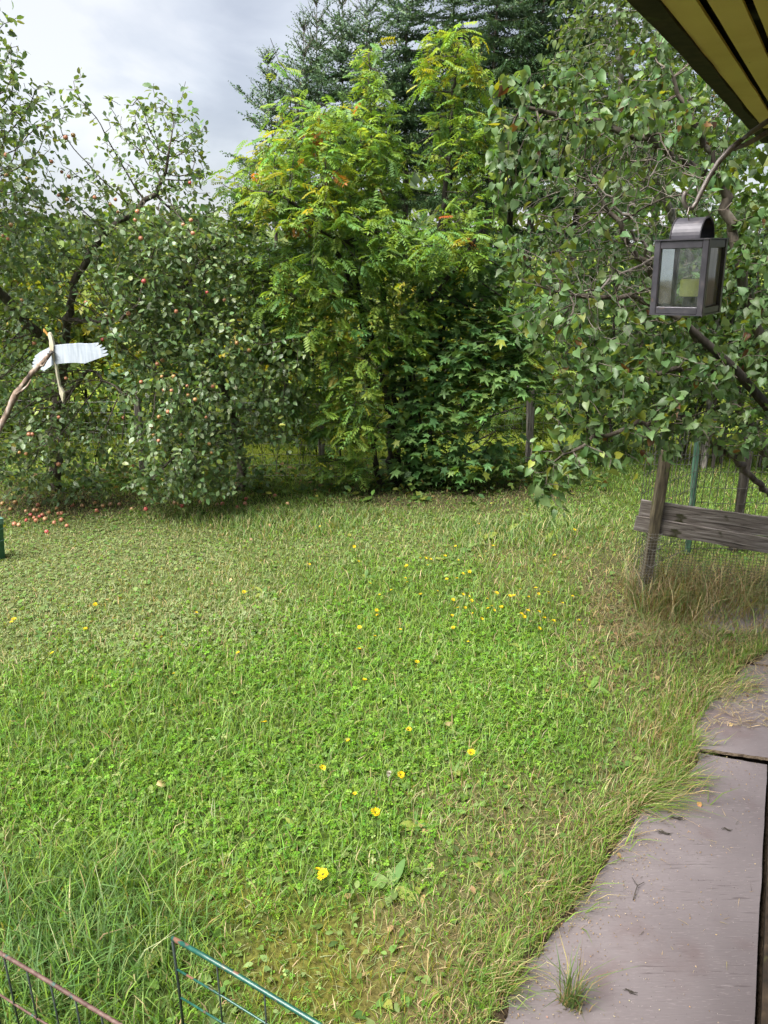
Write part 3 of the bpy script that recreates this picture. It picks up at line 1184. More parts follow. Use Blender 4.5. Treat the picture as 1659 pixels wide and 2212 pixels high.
apple_tree('broad apple tree whose leafy skirt reaches the grass, right of the forked one', tB, trB, blB, 620, hangB, per=5)


def plant(name, label, cat, base, trunks, blobs, per_m3, tpls, mat, colf, leaf, group=None, maxdesc=10, per=4, nleaf=0, bark='bark', axes=(.85, .3, 1.0),
          step=.08, kill=.105, r0=.0028, expo=.46, root_r=.1, spread=.035, thin=None, cell=16, fol='foliage', split=.010, extra_att=None, jitter=.18):
    r = root(name, base, label, cat, group)
    att = cloud(blobs, per_m3)
    if extra_att is not None:
        att = np.concatenate([att, extra_att])
    N, PA = grow(trunks, att, step, kill, jitter=jitter)
    wood(N, PA, r0, expo, root_r, 'stems' if cat in ('shrub', 'bush') else 'trunk', M[bark], r, split=split)
    idx, P, d = leaf_sites(N, PA, maxdesc, per, spread)
    if thin is not None:
        k = rng.random(len(P)) < thin(P)
        P, d = P[k], d[k]
    n = len(P)
    A, Nn = leaf_axes(d, axes[0], axes[1], axes[2], n, axes[3] if len(axes) > 3 else 1.0)
    S = leaf * rng.uniform(.65, 1.25, n)
    C = colf(P)
    foliage(r, mat, tpls, P, A, Nn, S, C, nleaf, fol, cell)
    print(name, 'nodes', len(N), 'leaves', n)
    return r


# ------------------------------------------------------------------ rowan
TPL_ROWAN = [rowan_tpl(6, .30, 1), rowan_tpl(7, .65, 2), rowan_tpl(6, .10, 3), rowan_tpl(5, .45, 4), rowan_tpl(7, .25, 5), rowan_tpl(5, .9, 6)]


def rowan_cols(P):
    n = len(P)
    u, v, _ = uv_of(P)
    g = palette(n, [(0.150, 0.250, 0.044), (0.120, 0.225, 0.060), (0.195, 0.280, 0.052), (0.098, 0.200, 0.066)], [3, 3, 2, 2])
    y = palette(n, [(0.22, 0.27, 0.034), (0.27, 0.28, 0.040), (0.18, 0.245, 0.034)])
    o = palette(n, [(0.30, 0.10, 0.035), (0.34, 0.17, 0.05)])
    f = .03 + .55 * ell(u, v, 980, 130, 110, 80) + .14 * ell(u, v, 580, 330, 110, 160) + .12 * ell(u, v, 800, 130, 60, 80) + .08 * ell(u, v, 650, 420, 150, 60) + .12 * ell(u, v, 860, 850, 200, 120)
    f = f * (0.35 + 1.3 * fbm(P[:, 0], P[:, 2] + P[:, 1], 2.2, 61))
    c = np.where((rng.random(n) < f)[:, None], y, g)
    fo = np.maximum.reduce([ell(u, v, a, b, 13, 9) for a, b in [(690, 290), (722, 372), (640, 490), (550, 380), (1012, 515), (900, 480)]] + [.002 + 0 * u])
    return np.where((rng.random(n) < fo)[:, None], o, c)


def rowan_thin(P):
    # layered sprays: foliage gathers in shallow shelves with air between them
    q = fbm(P[:, 0] * 1.0 + 3, P[:, 2] * 2.6 + P[:, 1] * .7, 1.15, 83)
    return .36 + .85 * smooth(.36, .56, q)


RB = gnd(836, 1054)
ry = RB.y
trR = [[gnd(845, 1048), at(845, 900, ry + .1), at(815, 760, ry), at(770, 640, ry - .2), at(735, 560, ry - .4), at(690, 500, ry - .6), at(630, 430, ry - .8)],
       [gnd(860, 1046), at(850, 820, ry + .1), at(822, 600, ry), at(810, 450, ry), at(800, 250, ry), at(798, 110, ry)],
       [gnd(880, 1044), at(880, 850, ry), at(900, 680, ry), at(955, 480, ry), at(975, 300, ry), at(985, 100, ry)],
       [gnd(820, 1050), at(800, 900, ry - .1), at(790, 720, ry), at(750, 500, ry), at(690, 330, ry), at(640, 230, ry), at(585, 85, ry)],
       [at(822, 600, ry), at(760, 530, ry - .5), at(690, 500, ry - .9)],
       [at(770, 640, ry - .2), at(640, 640, ry - .6), at(560, 600, ry - .5)],
       [at(815, 760, ry), at(700, 740, ry - .5), at(640, 760, ry - .6)],
       [at(900, 680, ry), at(1000, 560, ry - .5), at(1050, 480, ry - .3)]]
blR = [(800, 195, ry, 46, 90, .5, 1.1), (975, 165, ry, 76, 88, .5, 1.1), (1000, 320, ry, 80, 110, .6), (650, 285, ry, 85, 65, .6, 1.0), (575, 350, ry, 50, 60, .5),
       (720, 340, ry - .2, 130, 100, .9), (590, 400, ry - .4, 110, 50, .6, 1.3), (660, 450, ry - .7, 130, 45, .6, 1.4), (800, 480, ry - .5, 110, 60, .7, 1.1), (830, 360, ry, 80, 75, .6, .8),
       (900, 530, ry - .6, 150, 55, .6, 1.3), (990, 500, ry - .3, 80, 90, .6), (700, 580, ry - .6, 120, 60, .6, 1.0), (600, 640, ry - .4, 110, 55, .6, .9), (730, 690, ry - .5, 120, 60, .5, .8),
       (690, 790, ry - .3, 95, 60, .5, 1.2), (725, 890, ry - .4, 75, 70, .4, 1.2), (600, 720, ry - .4, 80, 50, .5, 1.0), (870, 640, ry - .3, 110, 60, .5, .7), (1150, 760, ry - .2, 70, 90, .5, .7),
       (720, 960, ry - .3, 55, 75, .3, 1.0), (1110, 890, 10.95, 100, 80, .35, .9), (1140, 650, ry - .1, 70, 80, .5, .8), (520, 400, ry - .4, 50, 26, .35, 1.2), (790, 800, ry - .6, 70, 70, .35, 1.1), (780, 930, ry - .5, 55, 70, .3, 1.1), (640, 880, ry - .2, 60, 70, .4, .8), (860, 720, ry - .6, 70, 40, .3, .9), (770, 1010, ry - .3, 45, 30, .25, 1.0), (545, 460, ry - .5, 60, 26, .35, 1.1), (570, 560, ry - .4, 70, 40, .4, .9)]
plant('rowan_tree', 'many stemmed rowan with feathery leaves turning yellow at the top', 'tree', RB, trR, blR, 430, TPL_ROWAN, M['rowan_leaf'], rowan_cols, .172,
      maxdesc=10, per=3, nleaf=300, bark='bark_dark', axes=(.9, .12, 2.4, .35), step=.10, kill=.115, r0=.0034, spread=.05, cell=22, thin=rowan_thin)

# ------------------------------------------------------------------ maple sapling
TPL_MAPLE = [maple_tpl(.2, 1), maple_tpl(.5, 2), maple_tpl(.05, 3)]
MBs = gnd(935, 1046)
my = MBs.y - .2


def maple_cols(P):
    n = len(P)
    g = palette(n, [(0.085, 0.180, 0.062), (0.110, 0.215, 0.066), (0.140, 0.240, 0.066)], [3, 3, 2])
    y = palette(n, [(0.20, 0.24, 0.03)])
    return np.where((rng.random(n) < .05)[:, None], y, g)


trM = [[MBs, at(930, 940, my), at(940, 820, my), at(960, 700, my), at(985, 610, my)],
       [gnd(955, 1046), at(985, 930, my), at(1010, 830, my - .2), at(1060, 740, my - .2)],
       [gnd(920, 1046), at(905, 900, my), at(890, 760, my)], [gnd(960, 1044), at(1010, 960, my), at(1060, 900, my)],
       [gnd(985, 1044), at(1040, 985, my - .1), at(1075, 930, my)]]
blM = [(980, 650, my, 110, 70, .5), (1060, 720, my - .2, 110, 60, .5, 1.2), (960, 770, my - .2, 110, 60, .5, 1.3), (1080, 810, my - .2, 100, 60, .5, 1.2), (880, 760, my - .1, 60, 45, .4),
       (990, 860, my - .2, 90, 60, .4, 1.1), (920, 940, my - .1, 90, 60, .35, .9), (1000, 1000, my - .1, 75, 38, .4, 1.5), (1075, 990, my, 55, 40, .35, 1.0), (880, 850, my, 60, 60, .4, .8),
       (880, 1010, my, 60, 40, .3, .8), (1040, 590, my, 80, 50, .4, .8)]
plant('maple_sapling', 'young maple with broad dark lobed leaves at the foot of the rowan', 'tree', MBs, trM, blM, 520, TPL_MAPLE, M['maple_leaf'], maple_cols, .150,
      maxdesc=10, per=4, nleaf=300, bark='bark_dark', axes=(.9, .16, 2.4, .35), step=.09, kill=.10, r0=.003, spread=.05, cell=18, root_r=.05)

# ------------------------------------------------------------------ lilac
TPL_LILAC = [heart(.25, .22, .40), heart(.1, .12, .42), heart(.6, .45, .37), heart(-.12, .35, .40), heart(.35, .6, .42), heart(.8, .2, .36)]


def lilac_cols(P):
    n = len(P)
    g = palette(n, [(0.080, 0.145, 0.046), (0.100, 0.170, 0.054), (0.065, 0.120, 0.045), (0.125, 0.180, 0.085)], [4, 3, 3, 1.6])
    y = palette(n, [(0.19, 0.22, 0.03), (0.14, 0.19, 0.03)])
    b = palette(n, [(0.10, 0.045, 0.02), (0.16, 0.085, 0.03)])
    k = rng.random(n)
    return np.where((k < .05)[:, None], y, np.where((k > .988)[:, None], b, g))


LB = Vector((3.55, 6.0, 0))
ly = 5.3
trL = [[LB, LB + Vector((-.1, -.05, .8)), at(1560, 800, 5.6), at(1480, 690, 5.4), at(1380, 560, 5.2), at(1290, 420, 5.1)],
       [LB + Vector((.1, .1, 0)), LB + Vector((.05, 0, 1.0)), at(1600, 600, 5.8), at(1560, 400, 5.8), at(1480, 220, 5.7), at(1440, 150, 5.7)],
       [at(1560, 800, 5.6), at(1440, 800, 5.2), at(1320, 800, 5.0), at(1250, 840, 4.9)],
       [LB + Vector((-.1, -.05, .8)), at(1480, 900, 5.2), at(1360, 920, 4.9), at(1260, 960, 4.75), at(1190, 1000, 4.7)],
       [at(1480, 690, 5.4), at(1360, 640, 5.1), at(1230, 640, 5.0)],
       [at(1560, 400, 5.8), at(1400, 300, 5.4), at(1250, 250, 5.3), at(1130, 230, 5.2)],
       [LB + Vector((.3, 0, 0)), LB + Vector((.4, -.2, 1.2)), at(1720, 700, 5.4), at(1700, 500, 5.4)]]
blL = [(1170, 240, 5.2, 120, 90, .5, .9), (1110, 330, 5.2, 60, 110, .35, .9), (1300, 290, 5.3, 130, 90, .6, 1.0), (1430, 270, 5.8, 130, 100, .5, 1.2), (1540, 240, 6.1, 120, 120, .5, .9),
       (1470, 130, 6.2, 100, 90, .5, .5), (1260, 420, 5.2, 150, 100, .6, .7), (1420, 430, 5.3, 140, 100, .6, .8), (1120, 450, 5.1, 60, 90, .3, .8),
       (1130, 600, 5.0, 70, 90, .35, .9), (1250, 600, 5.0, 130, 100, .5, .9), (1200, 700, 4.9, 90, 80, .4, .9), (1400, 620, 5.2, 130, 110, .6, .9), (1580, 640, 5.6, 100, 110, .5, 1.1),
       (1300, 780, 4.9, 120, 80, .5, 1.2), (1440, 800, 5.1, 120, 90, .5, 1.2), (1590, 800, 5.3, 110, 90, .5, 1.2), (1250, 880, 4.8, 80, 60, .35, 1.5), (1370, 900, 4.85, 110, 60, .4, 1.5),
       (1500, 890, 5.0, 120, 55, .4, 1.2), (1620, 900, 5.1, 70, 50, .4, 1.2), (1205, 985, 4.7, 85, 50, .3, 2.2), (1185, 1060, 4.65, 55, 50, .22, 2.6), (1300, 985, 4.75, 80, 45, .3, 1.4),
       (1200, 1100, 4.65, 30, 26, .15, 3.0), (1390, 985, 4.8, 50, 36, .25, 1.2), (1640, 500, 5.8, 80, 90, .5, .8), (1700, 700, 5.6, 80, 200, .5, .6), (1480, 950, 4.95, 90, 36, .3, 1.5), (1570, 945, 5.1, 80, 40, .3, 1.5), (1640, 950, 5.2, 60, 45, .3, 1.5)]


def lilac_thin(P):
    u, v, _ = uv_of(P)
    g = fbm(P[:, 0] * 1.3 + P[:, 1], P[:, 2] * 1.3 + P[:, 1] * .6, 1.9, 57)
    return (1 - .80 * ell(u, v, 1350, 430, 200, 150) - .35 * ell(u, v, 1330, 640, 170, 90)) * (.52 + .6 * smooth(.34, .54, g))


lilac = plant('lilac_bush', 'tall lilac bush with heart shaped leaves and bare twigs, behind the lantern', 'bush', LB, trL, blL, 1050, TPL_LILAC, M['lilac_leaf'], lilac_cols, .061,
      maxdesc=11, per=4, nleaf=300, axes=(.8, .55, .55), thin=lilac_thin, r0=.0028, spread=.022, cell=26, step=.075, kill=.10)

M['dead_twig'] = noisemat('dead_twig', [(0.3, (0.06, 0.05, 0.042)), (0.6, (0.15, 0.13, 0.115)), (0.8, (0.26, 0.24, 0.22))], (20, 20, 20))
N_, PA_ = grow([[at(1470, 640, 5.3), at(1410, 560, 5.15), at(1350, 470, 5.0), at(1300, 400, 4.95)], [at(1410, 560, 5.15), at(1330, 600, 5.0), at(1240, 640, 4.9)], [at(1350, 470, 5.0), at(1400, 380, 5.0), at(1450, 320, 5.1)]],
               cloud([(1350, 430, 4.95, 170, 120, .3), (1290, 560, 4.9, 150, 90, .3), (1420, 560, 5.0, 130, 90, .3), (1180, 480, 4.95, 90, 120, .2), (1300, 700, 4.85, 140, 60, .25, .6)], 1800), .05, .058, jitter=.5)
wood(N_, PA_, .0012, .42, .009, 'bare_branch', M['dead_twig'], lilac, 'bare_twigs', split=.006)
lilac_limb = MB().tube([at(1659, 880, 5.2), at(1590, 800, 5.05), at(1530, 745, 5.0), at(1470, 690, 4.95), at(1420, 660, 4.9)], [.034, .030, .026, .02, .012], 8).build('limb', M['bark_dark'], lilac, smooth=True)

# ------------------------------------------------------------------ birch and background shrubs
BB = Vector((4.4, 10.2, 0))
trB2 = [[BB, BB + Vector((-.1, 0, 2)), at(1340, 200, 9.2), at(1330, -150, 9.2)]]
blB2 = [(1300, 130, 9.0, 110, 130, .8), (1390, 60, 9.0, 120, 150, .8), (1240, 240, 9.0, 70, 80, .6, .8), (1480, 120, 9, 120, 150, .8, .7), (1350, -120, 9, 100, 120, .8, .7), (1330, 330, 9, 130, 120, .7, .7)]
plant('birch_tree', 'pale green small leaved birch rising behind the lilac', 'tree', BB, trB2, blB2, 520, [oval(.2, .2, .38), oval(.4, .3, .36)], M['soft_leaf'],
      lambda P: palette(len(P), [(0.085, 0.135, 0.045), (0.11, 0.16, 0.055), (0.07, 0.115, 0.04)]), .062, maxdesc=12, per=5, bark='bark_grey', axes=(.8, .5, .7), step=.10, kill=.13)


def shrub(label, u, v, Y, w, h, cols, leaf=.09, den=330, tpls=None, stems=5, group='shrubs beyond the wire fence', thin=None, low=.15, bark='bark_dark', deep=.8):
    b = Vector((at(u, v, Y).x, Y, 0))
    tr, bl = [], []
    for k in range(stems):
        a = random.uniform(-.9, .9)
        tr.append([b + Vector((a * w * .25, random.uniform(-.2, .2), 0)), b + Vector((a * w * .35, random.uniform(-.3, .3), h * .45)), b + Vector((a * w * .5, random.uniform(-.4, .4), h * .85))])
    P = []
    n = int(den * w * deep * h * .6)
    q = unit(rng.standard_normal((n, 3))) * rng.random((n, 1)) ** .38
    z = (q[:, 2] * .5 + .5)
    xw = .5 * w * (.65 + .5 * np.sin(np.pi * np.clip(z, 0, 1) * .9 + .3)) * (1 + .25 * (fbm(q[:, 2] * 3, q[:, 0] * 3, 1.7, int(u) % 50) - .5))
    A = np.stack([b.x + q[:, 0] * xw, b.y + q[:, 1] * deep, low + z * (h - low)], -1)
    return plant('shrub', label, 'shrub', b, tr, [], 0, tpls or [quick(.36, .2), quick(.32, .35), quick(.4, .1)], M['soft_leaf'], lambda P: palette(len(P), cols), leaf,
                 group=group, maxdesc=10, per=4, bark=bark, axes=(.9, .3, 1.0), step=.12, kill=.15, extra_att=A, thin=thin, root_r=.03, spread=.06)


YG = [(0.17, 0.21, 0.025), (0.13, 0.18, 0.025), (0.10, 0.15, 0.03), (0.24, 0.22, 0.03)]
DG = [(0.035, 0.075, 0.025), (0.05, 0.095, 0.03), (0.065, 0.11, 0.03)]
MG = [(0.07, 0.12, 0.03), (0.09, 0.145, 0.03), (0.055, 0.10, 0.03)]
_old_cloud = cloud


def cloud(blobs, per_m3, shell=0.0):
    return _old_cloud(blobs, per_m3, shell) if len(blobs) else np.zeros((0, 3))


shrub('bright yellow green shrub glimpsed behind the forked apple trunk', 150, 900, 12.2, 3.4, 2.6, YG, .13, low=0)
shrub('dense dark green shrub low behind the broad apple tree', 400, 940, 10.9, 2.6, 1.7, DG, .10, low=0)
shrub('leafy green shrub low at the far left behind the fence', 20, 940, 11.0, 2.8, 1.9, MG, .10, low=0)
shrub('leafy green shrub low between the rowan and the broad apple tree', 700, 950, 10.8, 1.9, 1.4, MG, .10, low=0)
shrub('yellow green shrub behind the gap between the apple trees and the rowan', 640, 900, 12.0, 2.8, 2.4, YG, .13, low=0)
shrub('sunlit yellowish shrub behind the rowan stems', 900, 900, 12.4, 2.8, 2.5, YG, .13, low=0)
shrub('tall mid green shrub behind the broad apple tree', 400, 800, 12.8, 3.6, 3.6, MG, .12)
shrub('tall bushy growth at the far left behind the forked apple tree', -60, 800, 12.2, 3.6, 3.4, MG, .12)
shrub('dark leafy shrub behind the wooden fence post right of the maple', 1130, 850, 12.6, 3.2, 3.2, DG, .10)
shrub('dark shrub in shadow behind the lilac', 1380, 850, 10.6, 3.2, 3.6, DG, .10, deep=.9, low=0)
shrub('dark shrub at the right behind the green stake', 1640, 820, 10.2, 3.2, 3.8, DG, .10, deep=.9, low=0)
shrub('small dark stemmed bush beside the left wooden fence post', 612, 960, 10.1, 1.3, 1.25, [(0.04, 0.08, 0.02), (0.11, 0.15, 0.03)], .06, den=140, stems=9, low=.45, deep=.4)

# ------------------------------------------------------------------ spruces
def twig_tpl(seed, n=20, ln=1.0, w=.13):
    r = np.random.default_rng(seed)
    V, F = [], []
    for i in range(n):
        t = (i + r.random()) / n
        a = r.random() * 6.28
        d = np.array([math.cos(a), .55, math.sin(a) * .8])
        s = np.array([-math.sin(a), 0, math.cos(a)]) * .055
        b = np.array([0, t * .94, 0])
        k = len(V)
        V.extend([b - s, b + s, b + d * w * (1 - .3 * t)])
        F.append((k, k + 1, k + 2))
    k = len(V)
    V.extend([(-.02, 0, 0), (.02, 0, 0), (0, 1, 0)])
    F.append((k, k + 1, k + 2))
    return np.array(V), np.array(F)


TPL_TWIG = [twig_tpl(i, 7, w=.17) for i in range(6)]


def spruce(label, u, vtop, Y, spread_, zmin=1.2, sparse=False, dens=1.0):
    top = at(u, vtop, Y)
    base = Vector((top.x, Y, 0))
    r = root('spruce_tree', base, label, 'tree', 'spruces rising behind the rowan')
    Ht = top.z
    mb = MB()
    mb.tube([base + Vector((0.02 * math.sin(z * 2), 0, z)) for z in np.linspace(0, Ht, 9)], [max(.004, .012 * (Ht - z)) for z in np.linspace(0, Ht, 9)], 6)
    mb.build('trunk', M['bark'], r)
    P, A, S, ups = [], [], [], []
    bl = MB()
    z = Ht - .05
    lead = .27 if sparse else .22
    while z > zmin:
        k = random.randint(6, 8)
        a0 = random.random() * 6.28
        f = (Ht - z)
        R = min(spread_, .14 + .46 * f) * random.uniform(.8, 1.15)
        for j in range(k):
            az = a0 + 6.28 * j / k + random.uniform(-.25, .25)
            h = np.array([math.cos(az), math.sin(az), 0])
            el = math.radians(55 - min(75, 38 * f)) if f < 2.0 else math.radians(-18)
            ln = R * random.uniform(.75, 1.1)
            n = max(2, int(ln / .095))
            p0 = np.array([base.x, base.y, z + random.uniform(-.06, .06)])
            pts = []
            for i in range(n + 1):
                t = i / n
                pts.append(p0 + h * ln * t * math.cos(el) + np.array([0, 0, ln * (math.sin(el) * t + .22 * t * t)]))
            bl.tube(pts[::2] if n > 3 else pts, [.010 * (1 - .75 * i / n) for i in range(n + 1)][::2 if n > 3 else 1], 3, cap=False)
            for i in range(1, n + 1):
                d = unit(pts[i] - pts[i - 1])
                side = unit(np.cross(d, np.array([0, 0, 1.])))
                P.append(pts[i - 1]); A.append(d); S.append(.17)
                m = 1 if sparse and f < .8 else (2 if f < 1.2 else 3)
                for q in range(m):
                    for sg in (-1, 1):
                        if random.random() < .95 * dens:
                            hang = -.9 if f > 1.8 else -.05
                            P.append(pts[i - 1] + (pts[i] - pts[i - 1]) * random.random())
                            A.append(unit(d * .6 + side * sg * random.uniform(.4, 1) + np.array([0, 0, hang * random.uniform(.2, 1.2)])))
                            S.append(random.uniform(.14, .30) * (1.0 if f > .6 else .7))
        for q in range(3):                     # needles on the leader
            P.append(np.array([base.x, base.y, z + random.uniform(-.1, .1)])); A.append(unit(np.array([random.uniform(-.4, .4), random.uniform(-.4, .4), 1]))); S.append(.16)
        z -= lead * random.uniform(.8, 1.2) * (1.0 if f < 2 else 1.1) * (1.0 if z > 4.6 else 2.6)
    bl.build('branches', M['bark'], r)['kind'] = 'stuff'
    P, A, S = np.array(P), np.array(A), np.array(S)
    C = palette(len(P), [(0.038, 0.078, 0.036), (0.052, 0.100, 0.040), (0.080, 0.135, 0.050)], [3, 3, 1.4])
    V, F, Cc = multi(TPL_TWIG, P, A, np.tile(np.array([[0.1, 0.2, 1.]]), (len(P), 1)), S, C)
    o = link('foliage', npmesh('needles', V, F, Cc, smooth=False), M['needle'], r)
    o['kind'] = 'stuff'
    print('spruce twigs', len(P))


spruce('small dense spruce, leftmost of the row, against the pale sky', 580, 130, 13.2, 1.1)
spruce('slim spruce with a long bare leader behind the dead rowan tip', 656, 60, 13.8, 1.1, 2.0, True)
spruce('slim spruce with the tallest bare leader against the cloud', 683, 0, 14.2, 1.2, 2.2, True)
spruce('thin spruce whose leader leaves the frame left of the dark group', 738, -40, 14.6, 1.2, 2.4, True)
spruce('spruce behind the pale rowan top, its leader cut by the frame', 792, -50, 14.2, 1.3, 2.2)
spruce('dark spruce between the two tall rowan tops', 880, -170, 14.8, 1.6, 2.2)
spruce('dark spruce directly behind the yellowest rowan top', 985, -210, 15.2, 1.7, 2.6)
spruce('dense tall spruce right of the yellow rowan top', 1085, -260, 14.6, 1.8, 2.4)
spruce('dense tall spruce at the left edge of the pale birch', 1190, -260, 15.0, 1.8, 2.4)
spruce('tall spruce mostly hidden by the pale birch', 1300, -240, 15.4, 1.8, 2.6)
spruce('low spruce filling the gap behind the broad apple tree', 560, 420, 12.6, 1.3, .4)
spruce('dark spruce standing between the yellow rowan top and the pale birch', 1135, -180, 16.4, 1.9, 2.6)
spruce('dark spruce behind the upper right side of the yellow rowan', 1245, -200, 16.8, 1.9, 2.6)
spruce('spruce hidden behind the lilac and the lantern', 1480, -150, 13.6, 1.9, 1.6)

# ------------------------------------------------------------------ far woods closing the view
def far_woods():
    n = 26000
    x = rng.uniform(-24, 26, n)
    y = rng.uniform(19, 26, n)
    hh = 2.9 + 1.1 * fbm(x, y * .3, .5, 91) + 2.6 * smooth(-3, 4, x)
    z = rng.random(n) ** .8 * hh
    P = np.stack([x, y, z], -1)
    A = unit(rng.standard_normal((n, 3)))
    Nn = unit(np.array([0, 0, 1.]) + .7 * rng.standard_normal((n, 3)))
    C = palette(n, [(0.06, 0.10, 0.03), (0.09, 0.14, 0.03), (0.12, 0.17, 0.035), (0.04, 0.075, 0.028)])
    V, F, Cc = multi([quick(.4, .2), quick(.36, .35)], P, A, Nn, rng.uniform(.18, .42, n), C)
    o = link('far_woods', npmesh('far_woods', V, F, Cc), M['soft_leaf'])
    tag(o, 'far belt of mixed green trees closing the view beyond the lawn', kind='stuff')


far_woods()

# ------------------------------------------------------------------ fences
M['post_wood'] = noisemat('weathered_post', [(0.3, (0.07, 0.06, 0.05)), (0.5, (0.17, 0.15, 0.13)), (0.75, (0.30, 0.28, 0.25))], (60, 60, 5), rough=0.85, bump=0.5)
M['old_plank'] = noisemat('old_plank', [(0.30, (0.030, 0.025, 0.022)), (0.46, (0.120, 0.102, 0.092)), (0.60, (0.185, 0.165, 0.152)), (0.78, (0.30, 0.28, 0.265))], (3, 45, 45), rough=0.85, bump=0.7, distort=1.2,
                          extra=[((0.03, 0.03, 0.012), (5, 9, 9), 0.60, 0.70)])
M['mossy_post'] = noisemat('mossy_post', [(0.3, (0.025, 0.020, 0.015)), (0.6, (0.085, 0.070, 0.045)), (0.8, (0.15, 0.13, 0.09))], (50, 50, 6), rough=0.85, bump=0.6,
                           extra=[((0.06, 0.07, 0.02), (8, 8, 8), 0.55, 0.7)])
M['wire'] = noisemat('old_wire', [(0.4, (0.16, 0.15, 0.14)), (0.6, (0.26, 0.25, 0.24))], (30, 30, 30), rough=0.5, metallic=0.6)
M['dark_wire'] = noisemat('dark_wire', [(0.4, (0.03, 0.028, 0.026)), (0.6, (0.06, 0.055, 0.05))], (30, 30, 30), rough=0.6)
M['green_paint'] = noisemat('green_stake_paint', [(0.35, (0.035, 0.085, 0.055)), (0.6, (0.07, 0.15, 0.10)), (0.75, (0.16, 0.20, 0.16))], (30, 30, 8), rough=0.6)
UP = Vector((0, 0, 1))


def post(par, name, base, top, w, mat, d=None):
    base, top = Vector(base), Vector(top)
    ax = (top - base).normalized()
    sx = ax.cross(Vector((0, 1, 0))).normalized()
    sy = sx.cross(ax)
    mb = MB()
    n = 5
    hw, hd = w / 2, (d or w) / 2
    V, F = [], []
    for i in range(n + 1):
        c = base.lerp(top, i / n) - (UP * .12 if i == 0 else UP * 0)
        k = 1 + .06 * math.sin(i * 2.3)
        for a, b in ((-1, -.8), (-.8, -1), (.8, -1), (1, -.8), (1, .8), (.8, 1), (-.8, 1), (-1, .8)):
            V.append(c + sx * a * hw * k + sy * b * hd * k + (ax * .006 * math.sin(a * 3 + b * 5) if i == n else ax * 0))
    for i in range(n):
        for k in range(8):
            F.append((i * 8 + k, i * 8 + (k + 1) % 8, i * 8 + 8 + (k + 1) % 8, i * 8 + 8 + k))
    F.append(tuple(n * 8 + k for k in range(8)))
    mb.add(V, F)
    return mb.build(name, mat, par)


def mesh_panel(par, a, b, z0, z1, sx, sz, rad, mat, sag=0.012, name='wire_mesh'):
    """welded wire between two ground points"""
    a, b = Vector(a), Vector(b)
    d = b - a
    ln = d.length
    d.normalize()
    n = Vector((-d.y, d.x, 0))
    mb = MB()
    nh = max(2, int((z1 - z0) / sz) + 1)
    nvv = max(2, int(ln / sx) + 1)
    ph = random.random() * 6

    def p(t, z):
        return a + d * t + UP * z + n * (sag * math.sin(t * 4 + ph) * (1 + z)) + UP * (sag * math.sin(t * 3.1 + z * 5))
    for i in range(nh):
        z = z0 + (z1 - z0) * i / (nh - 1)
        m = max(3, int(ln / .25))
        mb.tube([p(ln * k / m, z) for k in range(m + 1)], rad * (1.4 if i in (0, nh - 1) else 1), 3, cap=False)
    for i in range(nvv):
        t = ln * i / (nvv - 1)
        mb.tube([p(t, z0 + (z1 - z0) * k / 3) for k in range(4)], rad, 3, cap=False)
    o = mb.build(name, mat, par)
    o['kind'] = 'stuff'
    return o


P1, P2, P3 = gnd(697, 1035), gnd(893, 1046), gnd(1143, 1003)
fr_ = root('wire_fence', P2, 'low wire mesh fence on wooden posts running behind the rowan', 'fence')
PL = P1 + Vector((-2.4, .1, 0))
PLL = PL + Vector((-2.6, .1, 0))
PR = P3 + Vector((2.3, -.2, 0))
post(fr_, 'post', P1, P1 + Vector((-.02, 0, 1.22)), .075, M['post_wood'])
post(fr_, 'post', P2, P2 + Vector((.0, 0, 1.10)), .085, M['mossy_post'])
post(fr_, 'post', P3, P3 + Vector((-.05, 0, 1.20)), .095, M['post_wood'])
post(fr_, 'post', PL, PL + Vector((.03, 0, 1.15)), .075, M['post_wood'])
for a, b in ((PLL, PL), (PL, P1), (P1, P2), (P2, P3), (P3, PR)):
    o_ = Vector((0, -.05, 0))
    mesh_panel(fr_, a + o_, b + o_, .06, 1.02, .15, .135, .0026, M['wire'])

F1 = gnd(1388, 1292)
F1t = at(1440, 975, F1.y + .05)
rf = root('plank_fence', F1, 'short run of two weathered planks nailed to a leaning mossy post, right edge', 'fence')
post(rf, 'post', F1, F1t, .082, M['mossy_post'])


def old_plank(p0, p1, w, th, nm):
    """p0, p1: centre line ends"""
    ax = (p1 - p0).normalized()
    nrm = ax.cross(UP).normalized()
    upv = nrm.cross(ax).normalized()
    n = 14
    V, F = [], []
    for i in range(n + 1):
        c = p0.lerp(p1, i / n)
        for sx, sz in ((-1, -1), (1, -1), (1, 1), (-1, 1)):
            V.append((i / n * (p1 - p0).length, sx * th / 2 * (1 + random.uniform(-.1, .1)), sz * (w / 2 + random.uniform(-.004, .004))))
    for i in range(n):
        for k in range(4):
            F.append((i * 4 + k, i * 4 + (k + 1) % 4, i * 4 + 4 + (k + 1) % 4, i * 4 + 4 + k))
    F += [(0, 3, 2, 1), tuple(n * 4 + k for k in range(4))]
    Mx = Matrix.Identity(4)
    for r in range(3):
        Mx[r][0], Mx[r][1], Mx[r][2], Mx[r][3] = ax[r], nrm[r], upv[r], p0[r]
    return MB().add(V, F).build(nm, M['old_plank'], rf, mtx=Mx)


